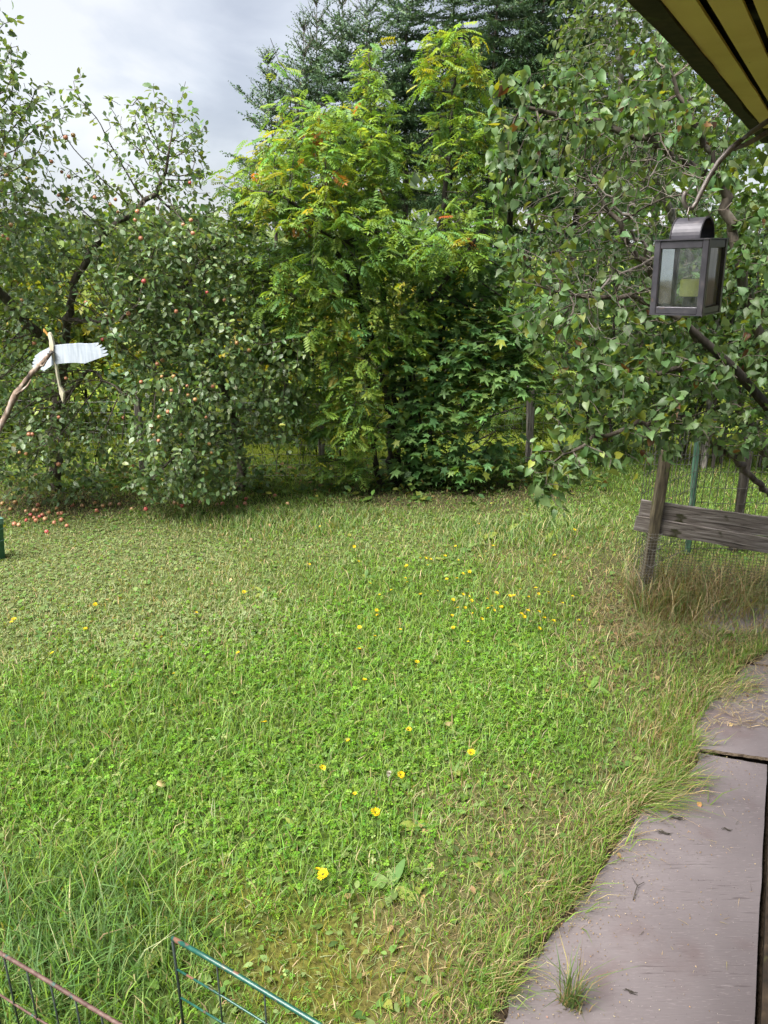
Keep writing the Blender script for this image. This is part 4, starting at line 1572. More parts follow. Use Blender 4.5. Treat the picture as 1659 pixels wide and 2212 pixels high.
yl, yr = F1.y + .10, F1.y - .12
ua, ub = at(1382, 1099, yl), at(1659, 1138, yr)
la, lb = at(1372, 1127, yl - .024), at(1659, 1174, yr - .024)
old_plank(ua, ua + (ub - ua) * 1.5, .165, .030, 'plank')
old_plank(la - UP * .008, la + (lb - la) * 1.5 - UP * .02, .130, .030, 'plank')
fe = ua + (ub - ua) * 1.45
post(rf, 'post', (fe.x, fe.y - .07, 0), (fe.x + .1, fe.y - .07, 1.25), .095, M['mossy_post'])
mesh_panel(rf, (F1.x - .02, F1.y + .13, 0), (fe.x, fe.y + .03, 0), .02, .62, .027, .027, .0016, M['dark_wire'], .006)
wr = MB()                                            # net wrapped round the foot of the post
for k in range(22):
    z = .03 + k * .028
    c = F1.lerp(F1t, z / F1t.z)
    wr.tube([c + Vector((sx * .056, sy * .056, 0)) for sx, sy in ((-1, -1), (1, -1), (1, 1), (-1, 1), (-1, -1))], .0012, 3, cap=False)
for sx in (-1, -.5, 0, .5, 1):
    wr.tube([F1.lerp(F1t, z / F1t.z) + Vector((sx * .056, -.056, 0)) for z in (.02, .3, .63)], .0012, 3, cap=False)
for z in (.33, .48, .58):
    c = F1.lerp(F1t, z / F1t.z)
    wr.tube([c + Vector((-.06, -.06, .02)), c + Vector((.0, -.064, -.01)), c + Vector((.06, -.06, .015))], .003, 4)
o = wr.build('wire_wrap', M['wire'], rf)
o['kind'] = 'stuff'

G1 = gnd(1486, 1195)
rs = root('mesh_fence', G1, 'tall wire mesh on a flaking green stake and dark posts, seen above the planks', 'fence')
post(rs, 'stake', G1, at(1507, 940, G1.y), .05, M['green_paint'], .035)
G2 = Vector((at(1592, 1150, G1.y + .05).x, G1.y + .05, 0))
post(rs, 'post', G2, at(1617, 962, G2.y), .075, M['bark_dark'])
G0 = F1 + Vector((.02, .35, 0))
mesh_panel(rs, G0, G1 + Vector((0, .04, 0)), .04, 1.36, .062, .15, .0034, M['dark_wire'])
mesh_panel(rs, G1 + Vector((0, .04, 0)), G2 + Vector((0, -.05, 0)), .04, 1.36, .062, .15, .0034, M['dark_wire'])
mesh_panel(rs, G2 + Vector((0, -.05, 0)), G2 + Vector((1.8, -.1, 0)), .04, 1.36, .062, .15, .0034, M['dark_wire'])

# ------------------------------------------------------------------ lantern and its hook
M['lantern_metal'] = noisemat('lantern_metal', [(0.3, (0.035, 0.033, 0.042)), (0.6, (0.060, 0.056, 0.068)), (0.8, (0.11, 0.095, 0.10))], (40, 40, 40), rough=0.45, spec=0.5, metallic=0.3,
                               extra=[((0.12, 0.085, 0.07), (30, 30, 30), 0.64, 0.74)])
M['hook_metal'] = noisemat('hook_metal', [(0.3, (0.10, 0.085, 0.08)), (0.6, (0.20, 0.175, 0.165)), (0.8, (0.30, 0.27, 0.26))], (60, 60, 25), rough=0.5, metallic=0.4,
                           extra=[((0.16, 0.09, 0.09), (12, 12, 12), 0.58, 0.72)])
M['candle'] = noisemat('candle_wax', [(0.3, (0.80, 0.76, 0.22)), (0.7, (0.88, 0.85, 0.36))], (20, 20, 20), rough=0.5)


def glassmat(name='dusty_glass', lo=.0, hi=.10, scale=(60, 60, 60)):
    m, t, out = newmat(name)
    tr = nd(t, 'ShaderNodeBsdfTransparent')
    tr.inputs['Color'].default_value = (.90, .93, .92, 1)
    gl_ = nd(t, 'ShaderNodeBsdfGlossy')
    gl_.inputs['Roughness'].default_value = .06
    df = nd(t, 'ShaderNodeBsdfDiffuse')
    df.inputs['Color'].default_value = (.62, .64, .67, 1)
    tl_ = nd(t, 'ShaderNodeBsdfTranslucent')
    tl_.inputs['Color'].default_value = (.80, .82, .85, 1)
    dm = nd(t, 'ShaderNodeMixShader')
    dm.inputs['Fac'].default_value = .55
    t.links.new(df.outputs[0], dm.inputs[1])
    t.links.new(tl_.outputs[0], dm.inputs[2])
    fz = nd(t, 'ShaderNodeFresnel')
    fz.inputs['IOR'].default_value = 1.5
    m1, m2 = nd(t, 'ShaderNodeMixShader'), nd(t, 'ShaderNodeMixShader')
    tcn = nd(t, 'ShaderNodeTexCoord')
    n = nd(t, 'ShaderNodeTexNoise')
    n.inputs['Scale'].default_value = 1
    n.inputs['Detail'].default_value = 6
    mr = nd(t, 'ShaderNodeMapRange')
    mr.inputs['From Min'].default_value = .35
    mr.inputs['From Max'].default_value = .8
    mr.inputs['To Min'].default_value = lo
    mr.inputs['To Max'].default_value = hi
    mpn = nd(t, 'ShaderNodeMapping')
    mpn.inputs['Scale'].default_value = scale
    t.links.new(tcn.outputs['Object'], mpn.inputs['Vector'])
    t.links.new(mpn.outputs['Vector'], n.inputs['Vector'])
    t.links.new(n.outputs['Fac'], mr.inputs['Value'])
    t.links.new(mr.outputs['Result'], m1.inputs['Fac'])
    t.links.new(tr.outputs[0], m1.inputs[1])
    t.links.new(dm.outputs[0], m1.inputs[2])
    t.links.new(fz.outputs[0], m2.inputs['Fac'])
    t.links.new(m1.outputs[0], m2.inputs[1])
    t.links.new(gl_.outputs[0], m2.inputs[2])
    t.links.new(m2.outputs[0], out.inputs['Surface'])
    return m


M['glass'] = glassmat()
M['sky_streak_glass'] = glassmat('sky_streak_glass', .55, 1.0, (90, 90, 5))  # pale streaks painted in place of sky mirrored in the right pane


def make_lantern():
    LY, K = 2.6, 1.3
    c = at(1487, 598, LY)
    nf = Vector((-.653, -.757, 0)).normalized()          # front
    nr = Vector((.757, -.653, 0)).normalized()           # the side at the right
    tilt = Matrix.Rotation(math.radians(2.0), 3, nf)
    nr, up = tilt @ nr, tilt @ UP
    w, h = .066, .086                                    # half width, half height
    r = root('lantern', c - up * h, 'square grey metal lantern with dusty glass, one pane pale with painted sky sheen, and a yellow candle, hanging from the hook', 'lantern')
    fm = MB()
    b = .008
    for sx in (-1, 1):
        for sy in (-1, 1):
            fm.box(c + nr * sx * (w - b) + nf * sy * (w - b), up * h, nr * b, nf * b, .002)
    fm.build('corner_post', M['lantern_metal'], r) if False else None
    for i in range(4):
        m2 = MB()
        m2.v, m2.f = fm.v[i * 16:(i + 1) * 16], [tuple(q - i * 16 for q in f) for f in fm.f[i * 10:(i + 1) * 10]]
        m2.build('corner_post', M['lantern_metal'], r)
    for n_, s_ in ((nf, nr), (nr, nf), (-nf, nr), (-nr, nf)):
        for sz in (-1, 1):
            m2 = MB()
            hh = .0085 if sz < 0 else .0095
            m2.box(c + n_ * (w - .0065) + up * sz * (h - hh), s_ * (w - 2 * b - .0004), n_ * .005, up * hh, .0015)
            m2.build('rail', M['lantern_metal'], r)
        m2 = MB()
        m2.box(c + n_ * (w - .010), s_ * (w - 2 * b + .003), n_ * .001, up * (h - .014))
        m2.build('glass_pane', M['sky_streak_glass' if n_ is nr else 'glass'], r)
    m2 = MB().box(c - up * (h + .0015), nr * w, nf * w, up * .0015)
    m2.build('base', M['lantern_metal'], r)
    m2 = MB().box(c + up * (h + .0016), nr * (w + .002), nf * (w + .002), up * .0016)
    m2.build('top_plate', M['lantern_metal'], r)
    # candle
    m2 = MB()
    cc = c - up * (h - .040) - nf * .004 + nr * .012
    MB().tube([c - up * (h - .0004) - nf * .004 + nr * .012, cc - up * .0005], [.024, .020], 16).build('candle_holder', M['lantern_metal'], r)
    m2.tube([cc, cc + up * .002, cc + up * .038, cc + up * .041], [.030, .031, .031, .029], 24)
    m2.build('candle', M['candle'], r, smooth=False)
    m2 = MB().tube([cc + up * .041, cc + up * .048 + nr * .001], .0009, 5)
    m2.build('wick', M['bark_dark'], r)
    # arched hood, open at its ends
    R, Lh = .047, .036
    V, F = [], []
    n = 20
    t0 = c + up * (h + .0034)
    for q, rr in ((-1, R), (1, R), (1, R - .0022), (-1, R - .0022)):
        for i in range(n + 1):
            a = math.pi * i / n
            V.append(t0 + nr * q * Lh + nf * math.cos(a) * rr + up * math.sin(a) * rr * 1.04)
    k = n + 1
    for j in range(4):
        for i in range(n):
            a, bq = j * k + i, ((j + 1) % 4) * k + i
            F.append((a, a + 1, bq + 1, bq))
    MB().add(V, F).build('hood', M['lantern_metal'], r, smooth=False)
    for q in (-1, 1):
        m2 = MB().tube([t0 + nr * q * Lh + nf * math.cos(math.pi * i / n) * (R + .0008) + up * math.sin(math.pi * i / n) * (R + .0008) * 1.04 for i in range(n + 1)], .0016, 6)
        m2.build('hood_rim', M['lantern_metal'], r)
    # wire loop
    hk_ = c + (at(1490, 453, LY) - c) / K
    e1, e2 = t0 + nf * (R + .001) * math.cos(1.05) + up * R * math.sin(1.05) - nr * .004, t0 - nf * (R + .001) * math.cos(1.05) + up * R * math.sin(1.05) - nr * .004
    pts = [e1 - nf * .004 - up * .004, e1 + nf * .003 + up * .012, e1.lerp(hk_, .55) + nf * .012, hk_ + up * .004 + nf * .006, hk_ + up * .007, hk_ + up * .004 - nf * .006,
           e2.lerp(hk_, .55) - nf * .012, e2 - nf * .003 + up * .012, e2 + nf * .004 - up * .004]
    MB().tube(pts, .0016, 6).build('wire_loop', M['hook_metal'], r)
    r.scale = (K, K, K)
    r.location = c - up * h * K
    # hook
    hb = root('iron_hook', at(1660, 265, LY), 'forked grey iron hook coming down from the eave to carry the lantern', 'hook')
    p = lambda u, v, y=LY: at(u, v, y)
    main = [p(1600, 303), p(1578, 322), p(1552, 350), p(1530, 385), p(1513, 418), p(1504, 438), p(1496, 449), p(1488, 451), p(1481, 446), p(1477, 434), p(1477, 424), p(1481, 414)]
    MB().tube(main, [K * q for q in (.0065, .0075, .0066, .0064, .006, .0056, .0053, .0053, .0053, .0054, .0056, .0058)], 8).build('hook_bar', M['hook_metal'], hb, smooth=True)
    e = ept(2.85, .0, EH)
    MB().tube([p(1596, 308), p(1620, 288), p(1655, 264), p(1740, 215, LY + .02), e + EN * .03], [K * q for q in (.005, .006, .0065, .0065, .0065)], 8).build('arm', M['hook_metal'], hb, smooth=True)
    e = ept(2.98, .0, EH)
    MB().tube([p(1584, 322), p(1612, 312), p(1655, 288), p(1740, 240, LY + .04), e + EN * .03], [K * q for q in (.005, .0058, .0062, .0062, .0062)], 8).build('arm', M['hook_metal'], hb, smooth=True)


make_lantern()

# ------------------------------------------------------------------ wooden bird on its stick
M['bird_white'] = noisemat('bird_wing', [(0.32, (0.22, 0.25, 0.29)), (0.55, (0.30, 0.335, 0.385)), (0.8, (0.37, 0.41, 0.46))], (60, 30, 9), rough=0.6,
                           extra=[((0.25, 0.265, 0.28), (30, 30, 30), 0.62, 0.74)])
M['bird_body'] = noisemat('bird_body', [(0.35, (0.48, 0.44, 0.32)), (0.7, (0.64, 0.60, 0.46))], (40, 40, 12), rough=0.6)
M['beak'] = noisemat('bird_feet_paint', [(0.3, (0.40, 0.20, 0.05)), (0.7, (0.52, 0.30, 0.08))], (40, 40, 40))


def make_bird():
    Y0 = 4.0
    r = root('wooden_bird', at(113, 765, Y0), 'flat cut out white bird with spread wings, pegged to the end of a stick', 'garden ornament')
    c7 = lambda x, y, Y=Y0: at(x * .15625, 688.5 + y * .15625, Y)
    rw = [(737, 366), (900, 350), (1080, 338), (1210, 345), (1340, 333), (1358, 340), (1358, 358), (1318, 388), (1385, 360), (1404, 366), (1402, 382), (1366, 410), (1430, 394), (1446, 404),
          (1442, 418), (1393, 438), (1462, 434), (1477, 444), (1472, 460), (1408, 488), (1478, 480), (1492, 490), (1484, 504), (1172, 619), (1050, 608), (950, 610), (757, 628), (745, 500)]
    MB().prism([c7(x, y, Y0 - (x - 737) * .00016) for x, y in rw], (0.002, .007, 0)).build('wing', M['bird_white'], r)
    lw = [(690, 390), (560, 455), (488, 508), (478, 522), (484, 536), (512, 548), (472, 546), (458, 560), (466, 578), (502, 584), (456, 592), (446, 606), (454, 622), (498, 624), (448, 640),
          (440, 656), (452, 670), (520, 652), (540, 690), (608, 722), (726, 640), (716, 520)]
    MB().prism([c7(x, y, Y0 + .004 + (700 - x) * .0011) for x, y in lw], (.004, .006, 0)).build('wing', M['bird_white'], r)
    bd = [(655, 215), (666, 192), (688, 202), (712, 245), (724, 300), (738, 360), (737, 470), (750, 600), (776, 645), (800, 800), (824, 935), (860, 990), (878, 1025), (873, 1060), (866, 1158),
          (852, 1130), (816, 1025), (806, 940), (762, 720), (735, 605), (712, 500), (682, 400), (673, 280)]
    MB().prism([c7(x, y, Y0 - .012) for x, y in bd], (0, .022, 0)).build('body', M['bird_body'], r)
    ft = [(598, 138), (612, 146), (640, 182), (664, 232), (652, 240), (630, 206), (606, 178), (600, 196), (594, 160)]
    MB().prism([c7(x, y, Y0 - .006) for x, y in ft], (0, .008, 0)).build('tail_tip', M['beak'], r)
    cc = c7(716, 470, Y0 - .02)
    MB().tube([cc + Vector((0, -.02, 0)), cc + Vector((0, .03, 0))], .004, 6).build('peg', M['wire'], r)
    # the stick
    pts = [(725, 442, 3.985), (650, 540, 3.97), (560, 640, 3.95), (500, 690, 3.94), (400, 800, 3.92), (300, 930, 3.90), (215, 1050, 3.88), (140, 1210, 3.86), (0, 1500, 3.82), (-260, 2060, 3.72)]
    P = [c7(*q) for q in pts]
    e = P[-1]
    P += [Vector((e.x - .5, e.y - .25, e.z * .5)), Vector((e.x - .95, e.y - .45, -.1))]
    rs_ = root('bird_stick', (P[-1].x, P[-1].y, 0), 'bare grey brown branch propped up at the left edge, carrying the bird', 'branch')
    rad = [.0085, .0105, .0125, .015, .0125, .0125, .0175, .0140, .0155, .017, .02, .022]
    pp, rr = [], []
    for i in range(len(P) - 1):
        for k in range(4):
            t = k / 4
            pp.append(P[i].lerp(P[i + 1], t) + Vector((random.uniform(-.002, .002), 0, random.uniform(-.002, .002))))
            rr.append((rad[i] * (1 - t) + rad[i + 1] * t) * random.uniform(.92, 1.10))
    MB().tube(pp, rr, 10).build('branch', M['stick_bark'], rs_, smooth=True)
    tw = MB()
    tw.tube([c7(560, 650, 3.93), c7(600, 650, 3.925), c7(625, 610, 3.93), c7(650, 570, 3.94)], [.006, .005, .004, .002], 6)
    tw.build('side_twig', M['stick_bark'], rs_, smooth=True)
    tw = MB()
    tw.tube([c7(220, 1060, 3.87), c7(310, 990, 3.86), c7(380, 930, 3.87), c7(430, 840, 3.89)], [.008, .006, .005, .003], 6)
    tw.build('side_twig', M['stick_bark'], rs_, smooth=True)
    tw = MB()
    for k, (x, y) in enumerate(((700, 470), (690, 480), (712, 455))):
        q = c7(x, y, 3.975)
        tw.tube([q + Vector((math.cos(a) * .014, math.sin(a) * .014, .006 * math.cos(a + k))) for a in np.linspace(0, 6.28, 10)], .0015, 4)
    tw.build('binding_wire', M['wire'], rs_)


make_bird()

# ------------------------------------------------------------------ green box post at the left edge
M['green_plastic'] = noisemat('green_plastic', [(0.35, (0.012, 0.070, 0.035)), (0.6, (0.020, 0.095, 0.048)), (0.8, (0.035, 0.125, 0.065))], (6, 6, 12), rough=0.4, spec=0.5)
M['green_rim'] = noisemat('green_rim', [(0.35, (0.06, 0.14, 0.10)), (0.7, (0.14, 0.24, 0.19))], (30, 30, 30), rough=0.4, spec=0.5)


def make_box_post():
    b = gnd(-6, 1206)
    r = root('box_post', b, 'short hollow green plastic post with an open square top, left edge of the lawn', 'post')
    top = b + Vector((.045, 0, .43))
    ax = (top - b).normalized()
    a = math.radians(33)
    sx = Vector((math.cos(a), -math.sin(a), 0))
    sy = ax.cross(sx).normalized()
    sx = sy.cross(ax).normalized()

    def tubeq(z0, z1, w, t):
        V, F = [], []
        for w_, z in ((w, z0), (w, z1), (w - t, z1), (w - t, z0)):
            for p, q in ((-1, -1), (1, -1), (1, 1), (-1, 1)):
                V.append(b + ax * z + sx * p * w_ + sy * q * w_)
        for i in range(4):
            for k in range(4):
                F.append((i * 4 + k, i * 4 + (k + 1) % 4, ((i + 1) % 4) * 4 + (k + 1) % 4, ((i + 1) % 4) * 4 + k))
        return MB().add(V, F)
    tubeq(-.05, .372, .052, .007).build('tube', M['green_plastic'], r)
    tubeq(.373, .43, .058, .012).build('collar', M['green_rim'], r)
    MB().box(b + ax * .30, sx * .0445, sy * .0445, ax * .01).build('inner_floor', M['dark_wood'], r)
    m = MB()
    for z in (.19, .31):
        m.tube([b + ax * (z + .012 * math.sin(k)) + sx * p * .057 + sy * q * .057 for k, (p, q) in enumerate(((-1, -1), (1, -1), (1, 1), (-1, 1), (-1, -1)))], .003, 5)
    m.build('string', M['green_rim'], r)


make_box_post()

# ------------------------------------------------------------------ low wire trellises
M['green_metal'] = noisemat('green_metal', [(0.3, (0.006, 0.034, 0.026)), (0.6, (0.010, 0.060, 0.044)), (0.8, (0.035, 0.11, 0.085))], (50, 50, 50), rough=0.35, spec=0.5,
                            extra=[((0.13, 0.065, 0.045), (16, 16, 16), 0.56, 0.62)])
M['rust_rail'] = noisemat('rusty_rail', [(0.3, (0.040, 0.020, 0.017)), (0.55, (0.085, 0.050, 0.042)), (0.75, (0.16, 0.125, 0.11))], (40, 40, 40), rough=0.6,
                          extra=[((0.03, 0.06, 0.05), (25, 25, 25), 0.6, 0.68)])
M['dark_metal'] = noisemat('dark_green_wire', [(0.3, (0.008, 0.010, 0.009)), (0.6, (0.016, 0.026, 0.022)), (0.8, (0.06, 0.04, 0.03))], (30, 30, 30), rough=0.5, spec=0.4)


def trellis(label, u0, v0, u1, v1, u2, v2, htop, rail_mat, cross_mat, drops, rrail, first_post):
    a, b, c = gnd(u0, v0, htop), gnd(u1, v1, htop), gnd(u2, v2, htop)
    d = (b - a).normalized()
    sp = (c - a).dot(d)
    ln = (b - a).length + .7
    r = root('wire_trellis', (a.x, a.y, 0), label, 'trellis', None)
    MB().tube([a + d * ln * t + UP * .004 * math.sin(t * 9) for t in np.linspace(0, 1, 9)], rrail, 8).build('top_rail', rail_mat, r, smooth=True)
    n = int(ln / sp)
    for k in range(n + 1):
        q = a + d * sp * k
        rad = .0058 if (k == 0 and first_post) else .0036
        MB().tube([q - UP * .002 + UP * 0, q - UP * htop * .5 + d * random.uniform(-.004, .004), Vector((q.x, q.y, -.04))], rad, 6).build('upright', M['dark_metal'], r, smooth=True)
    for z in drops:
        MB().tube([a + d * ln * t - UP * z + Vector((0, 0, .003 * math.sin(t * 12 + z * 40))) + PN * 0 for t in np.linspace(0, 1, 7)], .0042, 6).build('cross_wire', cross_mat, r, smooth=True)
    return r


trellis('green wire trellis panel with a sloping chipped green top rail, bottom edge', 372, 2026, 700, 2218, 468, 2082, .60, M['green_metal'], M['green_metal'], (.15, .29, .43), .0088, True)
trellis('rusty topped dark wire trellis panel in the bottom left corner', -40, 2036, 265, 2216, 8, 2064, .60, M['rust_rail'], M['rust_rail'], (.235, .45), .0072, False)

# ------------------------------------------------------------------ lawn
def scatter(n, y0=1.25, y1=10.6, power=.9, margin=1.0):
    xs, ys = [], []
    got = 0
    while got < n:
        y = rng.uniform(y0, y1, n)
        half = 1.0 + margin * .35 + y * .56
        x = rng.uniform(-1, 1, n) * (y1 * .56 + 1 + margin * .35)
        d = np.sqrt(x * x + y * y + CAM_H ** 2)
        ok = (np.abs(x) < half) & (rng.random(n) < (3.3 / d) ** power)
        xs.append(x[ok]); ys.append(y[ok]); got += ok.sum()
    return np.concatenate(xs)[:n], np.concatenate(ys)[:n]


def blades(x, y, h, w, lean, az, col, z=None, bend=1.0):
    """5-vertex curved blades; lean is the horizontal reach of the tip"""
    n = len(x)
    z = ground_z(x, y) if z is None else z
    p = np.stack([x, y, z - .004], -1)
    d = np.stack([np.cos(az), np.sin(az), 0 * az], -1)
    ta = az + rng.uniform(.6, 2.5, n)
    s = np.stack([np.cos(ta), np.sin(ta), 0 * az], -1) * (w / 2)[:, None]
    up = np.array([0, 0, 1.])
    m = p + d * (lean * .35)[:, None] + up * (h * .62)[:, None]
    t = p + d * lean[:, None] + up * (h * (1 - .12 * bend))[:, None]
    V = np.stack([p - s, p + s, m - s * .85, m + s * .85, t], 1).reshape(-1, 3)
    k = (np.arange(n) * 5)[:, None, None]
    F = (np.array([[0, 1, 3], [0, 3, 2], [2, 3, 4]])[None] + k).reshape(-1, 3)
    return V, F, np.repeat(col, 5, 0)


def pick(a, b, f):
    return np.where((rng.random(len(a)) < f)[:, None], b, a)


GREEN = [(0.120, 0.215, 0.024), (0.084, 0.172, 0.020), (0.150, 0.250, 0.030), (0.105, 0.200, 0.050), (0.19, 0.27, 0.07)]
STRAW = [(0.34, 0.27, 0.14), (0.26, 0.20, 0.10), (0.40, 0.33, 0.19), (0.20, 0.15, 0.08)]
PALE = [(0.20, 0.24, 0.095), (0.165, 0.22, 0.07), (0.24, 0.26, 0.13)]


def make_grass():
    # upright grass
    x, y = scatter(185000)
    m = masks(x, y)
    keep = (m['eo'] < 0.0) & (rng.random(len(x)) < 1 - .55 * m['bare'] - .25 * m['moss'] - .3 * m['dry'])
    x, y = x[keep], y[keep]
    m = {k: v[keep] for k, v in m.items()}
    n = len(x)
    d = np.sqrt(x * x + y * y + 9)
    h = (.048 + .040 * m['lush'] + .115 * m['longg'] - .020 * m['pale'] + .02 * m['dry']) * rng.uniform(.5, 1.5, n)
    h = np.maximum(h, .012)
    c = palette(n, GREEN)
    c = pick(c, palette(n, PALE), .85 * m['pale'] + .10)
    c = pick(c, palette(n, STRAW), .05 + .36 * m['dry'] + .12 * m['pale'] + .25 * m['bare'])
    c = pick(c, palette(n, [(0.20, 0.20, 0.03), (0.15, 0.18, 0.03)]), .4 * m['moss'])
    c = pick(c, palette(n, [(0.065, 0.135, 0.028), (0.085, 0.155, 0.045)]), .6 * m['longg'])
    w = .0032 * (1 + d / 9) * rng.uniform(.7, 1.3, n)
    w *= 1 + .4 * m['longg']
    A = blades(x, y, h, w, h * rng.uniform(.25, 1.2, n), rng.uniform(0, 6.283, n), c)
    # lying straw and clippings
    x, y = scatter(75000)
    m = masks(x, y)
    keep = (m['eo'] < .02) & (rng.random(len(x)) < .08 + .85 * m['dry'] + .45 * m['pale'] + .5 * m['bare'] + .3 * m['moss'])
    x, y = x[keep], y[keep]
    m = {k: v[keep] for k, v in m.items()}
    n = len(x)
    d = np.sqrt(x * x + y * y + 9)
    c = pick(palette(n, PALE), palette(n, STRAW), .25 + .6 * m['dry'] + .3 * m['bare'])
    h = rng.uniform(.006, .03, n)
    B = blades(x, y, h, .0034 * (1 + d / 10) * rng.uniform(.7, 1.3, n), rng.uniform(.03, .11, n), rng.uniform(0, 6.283, n), c)
    # longer grass leaning over the edge of the boards
    n = 6200
    yy = rng.uniform(1.2, 5.6, n)
    off = -np.abs(rng.standard_normal(n)) * .16 + .015
    ex = np.interp(yy, EY, EX)
    xx = ex + off / .83
    a0 = math.atan2(PN.y, PN.x)
    az = rng.normal(a0, 1.7, n)
    c = pick(palette(n, GREEN), palette(n, STRAW), .33)
    clump = fbm(xx, yy, 2.4, 55)
    h = rng.uniform(.05, .15, n) * (.4 + 1.2 * clump)
    C = blades(xx, yy, h, rng.uniform(.0025, .005, n), h * rng.uniform(.2, 1.1, n), az, c)
    # a combed over tussock half way along the edge, and some by the dark gap
    parts = [A, B, C]
    for (cu, cv, nn, ln) in ((1400, 1720, 260, .34), (1475, 1690, 120, .26), (1330, 1800, 120, .2), (1500, 1600, 120, .18), (1600, 1480, 160, .18), (1560, 1500, 120, .16), (1230, 1930, 140, .18), (1080, 2110, 200, .2)):
        g = gnd(cu, cv, .06)
        x = g.x + rng.normal(-.05, .07, nn); y = g.y + rng.normal(0, .07, nn)
        c = pick(palette(nn, GREEN), palette(nn, STRAW), .42)
        h = rng.uniform(.03, .13, nn)
        parts.append(blades(x, y, h, rng.uniform(.003, .0055, nn), ln * rng.uniform(.35, 1.0, nn), rng.normal(a0 + .35, .5, nn), c, z=np.full(nn, .055)))
    V, F, C_ = join(parts)
    o = link('lawn_grass', npmesh('lawn_grass', V, F, C_), M['grass'])
    tag(o, 'short uneven lawn grass, straw coloured along the boards and lusher in the middle', kind='stuff')
    # dry tall grass by the planks
    n = 4200
    x = rng.uniform(F1.x - .15, F1.x + 2.4, n)
    y = F1.y + rng.normal(-.10, .26, n) - .08 * (x - F1.x)
    clump = fbm(x, y, 3.0, 71)
    h = rng.uniform(.10, .42, n) * (.35 + 1.1 * clump)
    c = pick(palette(n, STRAW) * .75, palette(n, [(0.11, 0.16, 0.05), (0.14, 0.18, 0.07)]), .42)
    D = blades(x, y, h, rng.uniform(.004, .008, n), h * rng.uniform(.2, 1.4, n), rng.uniform(0, 6.283, n), c)
    n = 5200
    x = rng.uniform(F1.x - .5, F1.x + 2.3, n); y = F1.y + rng.normal(-.62, .36, n) - .1 * (x - F1.x)
    c = pick(palette(n, STRAW) * .72, palette(n, PALE) * .8, .35)
    E = blades(x, y, rng.uniform(.01, .09, n), rng.uniform(.004, .007, n), rng.uniform(.06, .28, n), rng.uniform(0, 6.283, n), c)
    V, F, C_ = join([D, E])
    o = link('dry_grass', npmesh('dry_grass', V, F, C_), M['grass'])
    tag(o, 'tall dead straw coloured grass standing and lying under the planks', kind='stuff')


make_grass()


def clover_tpl(seed):
    r = np.random.default_rng(seed)
    V, F = [], []
    a0 = r.random() * 6.28
    for k in range(3):
        a = a0 + k * 2.094 + r.uniform(-.12, .12)
        d = np.array([math.cos(a), math.sin(a), 0]); s = np.array([-d[1], d[0], 0])
        dz = r.uniform(-.22, .05)
        b = len(V)
        V.extend([d * .03, d * .30 + s * .27 + np.array([0, 0, .07 + dz * .4]), d * .52 + s * .16 + np.array([0, 0, .04 + dz]), d * .47 + np.array([0, 0, dz * .9]),
                  d * .52 - s * .16 + np.array([0, 0, .04 + dz]), d * .30 - s * .27 + np.array([0, 0, .07 + dz * .4])])
        F.extend([(b, b + 2, b + 1), (b, b + 3, b + 2), (b, b + 4, b + 3), (b, b + 5, b + 4)])
    return np.array(V), np.array(F)


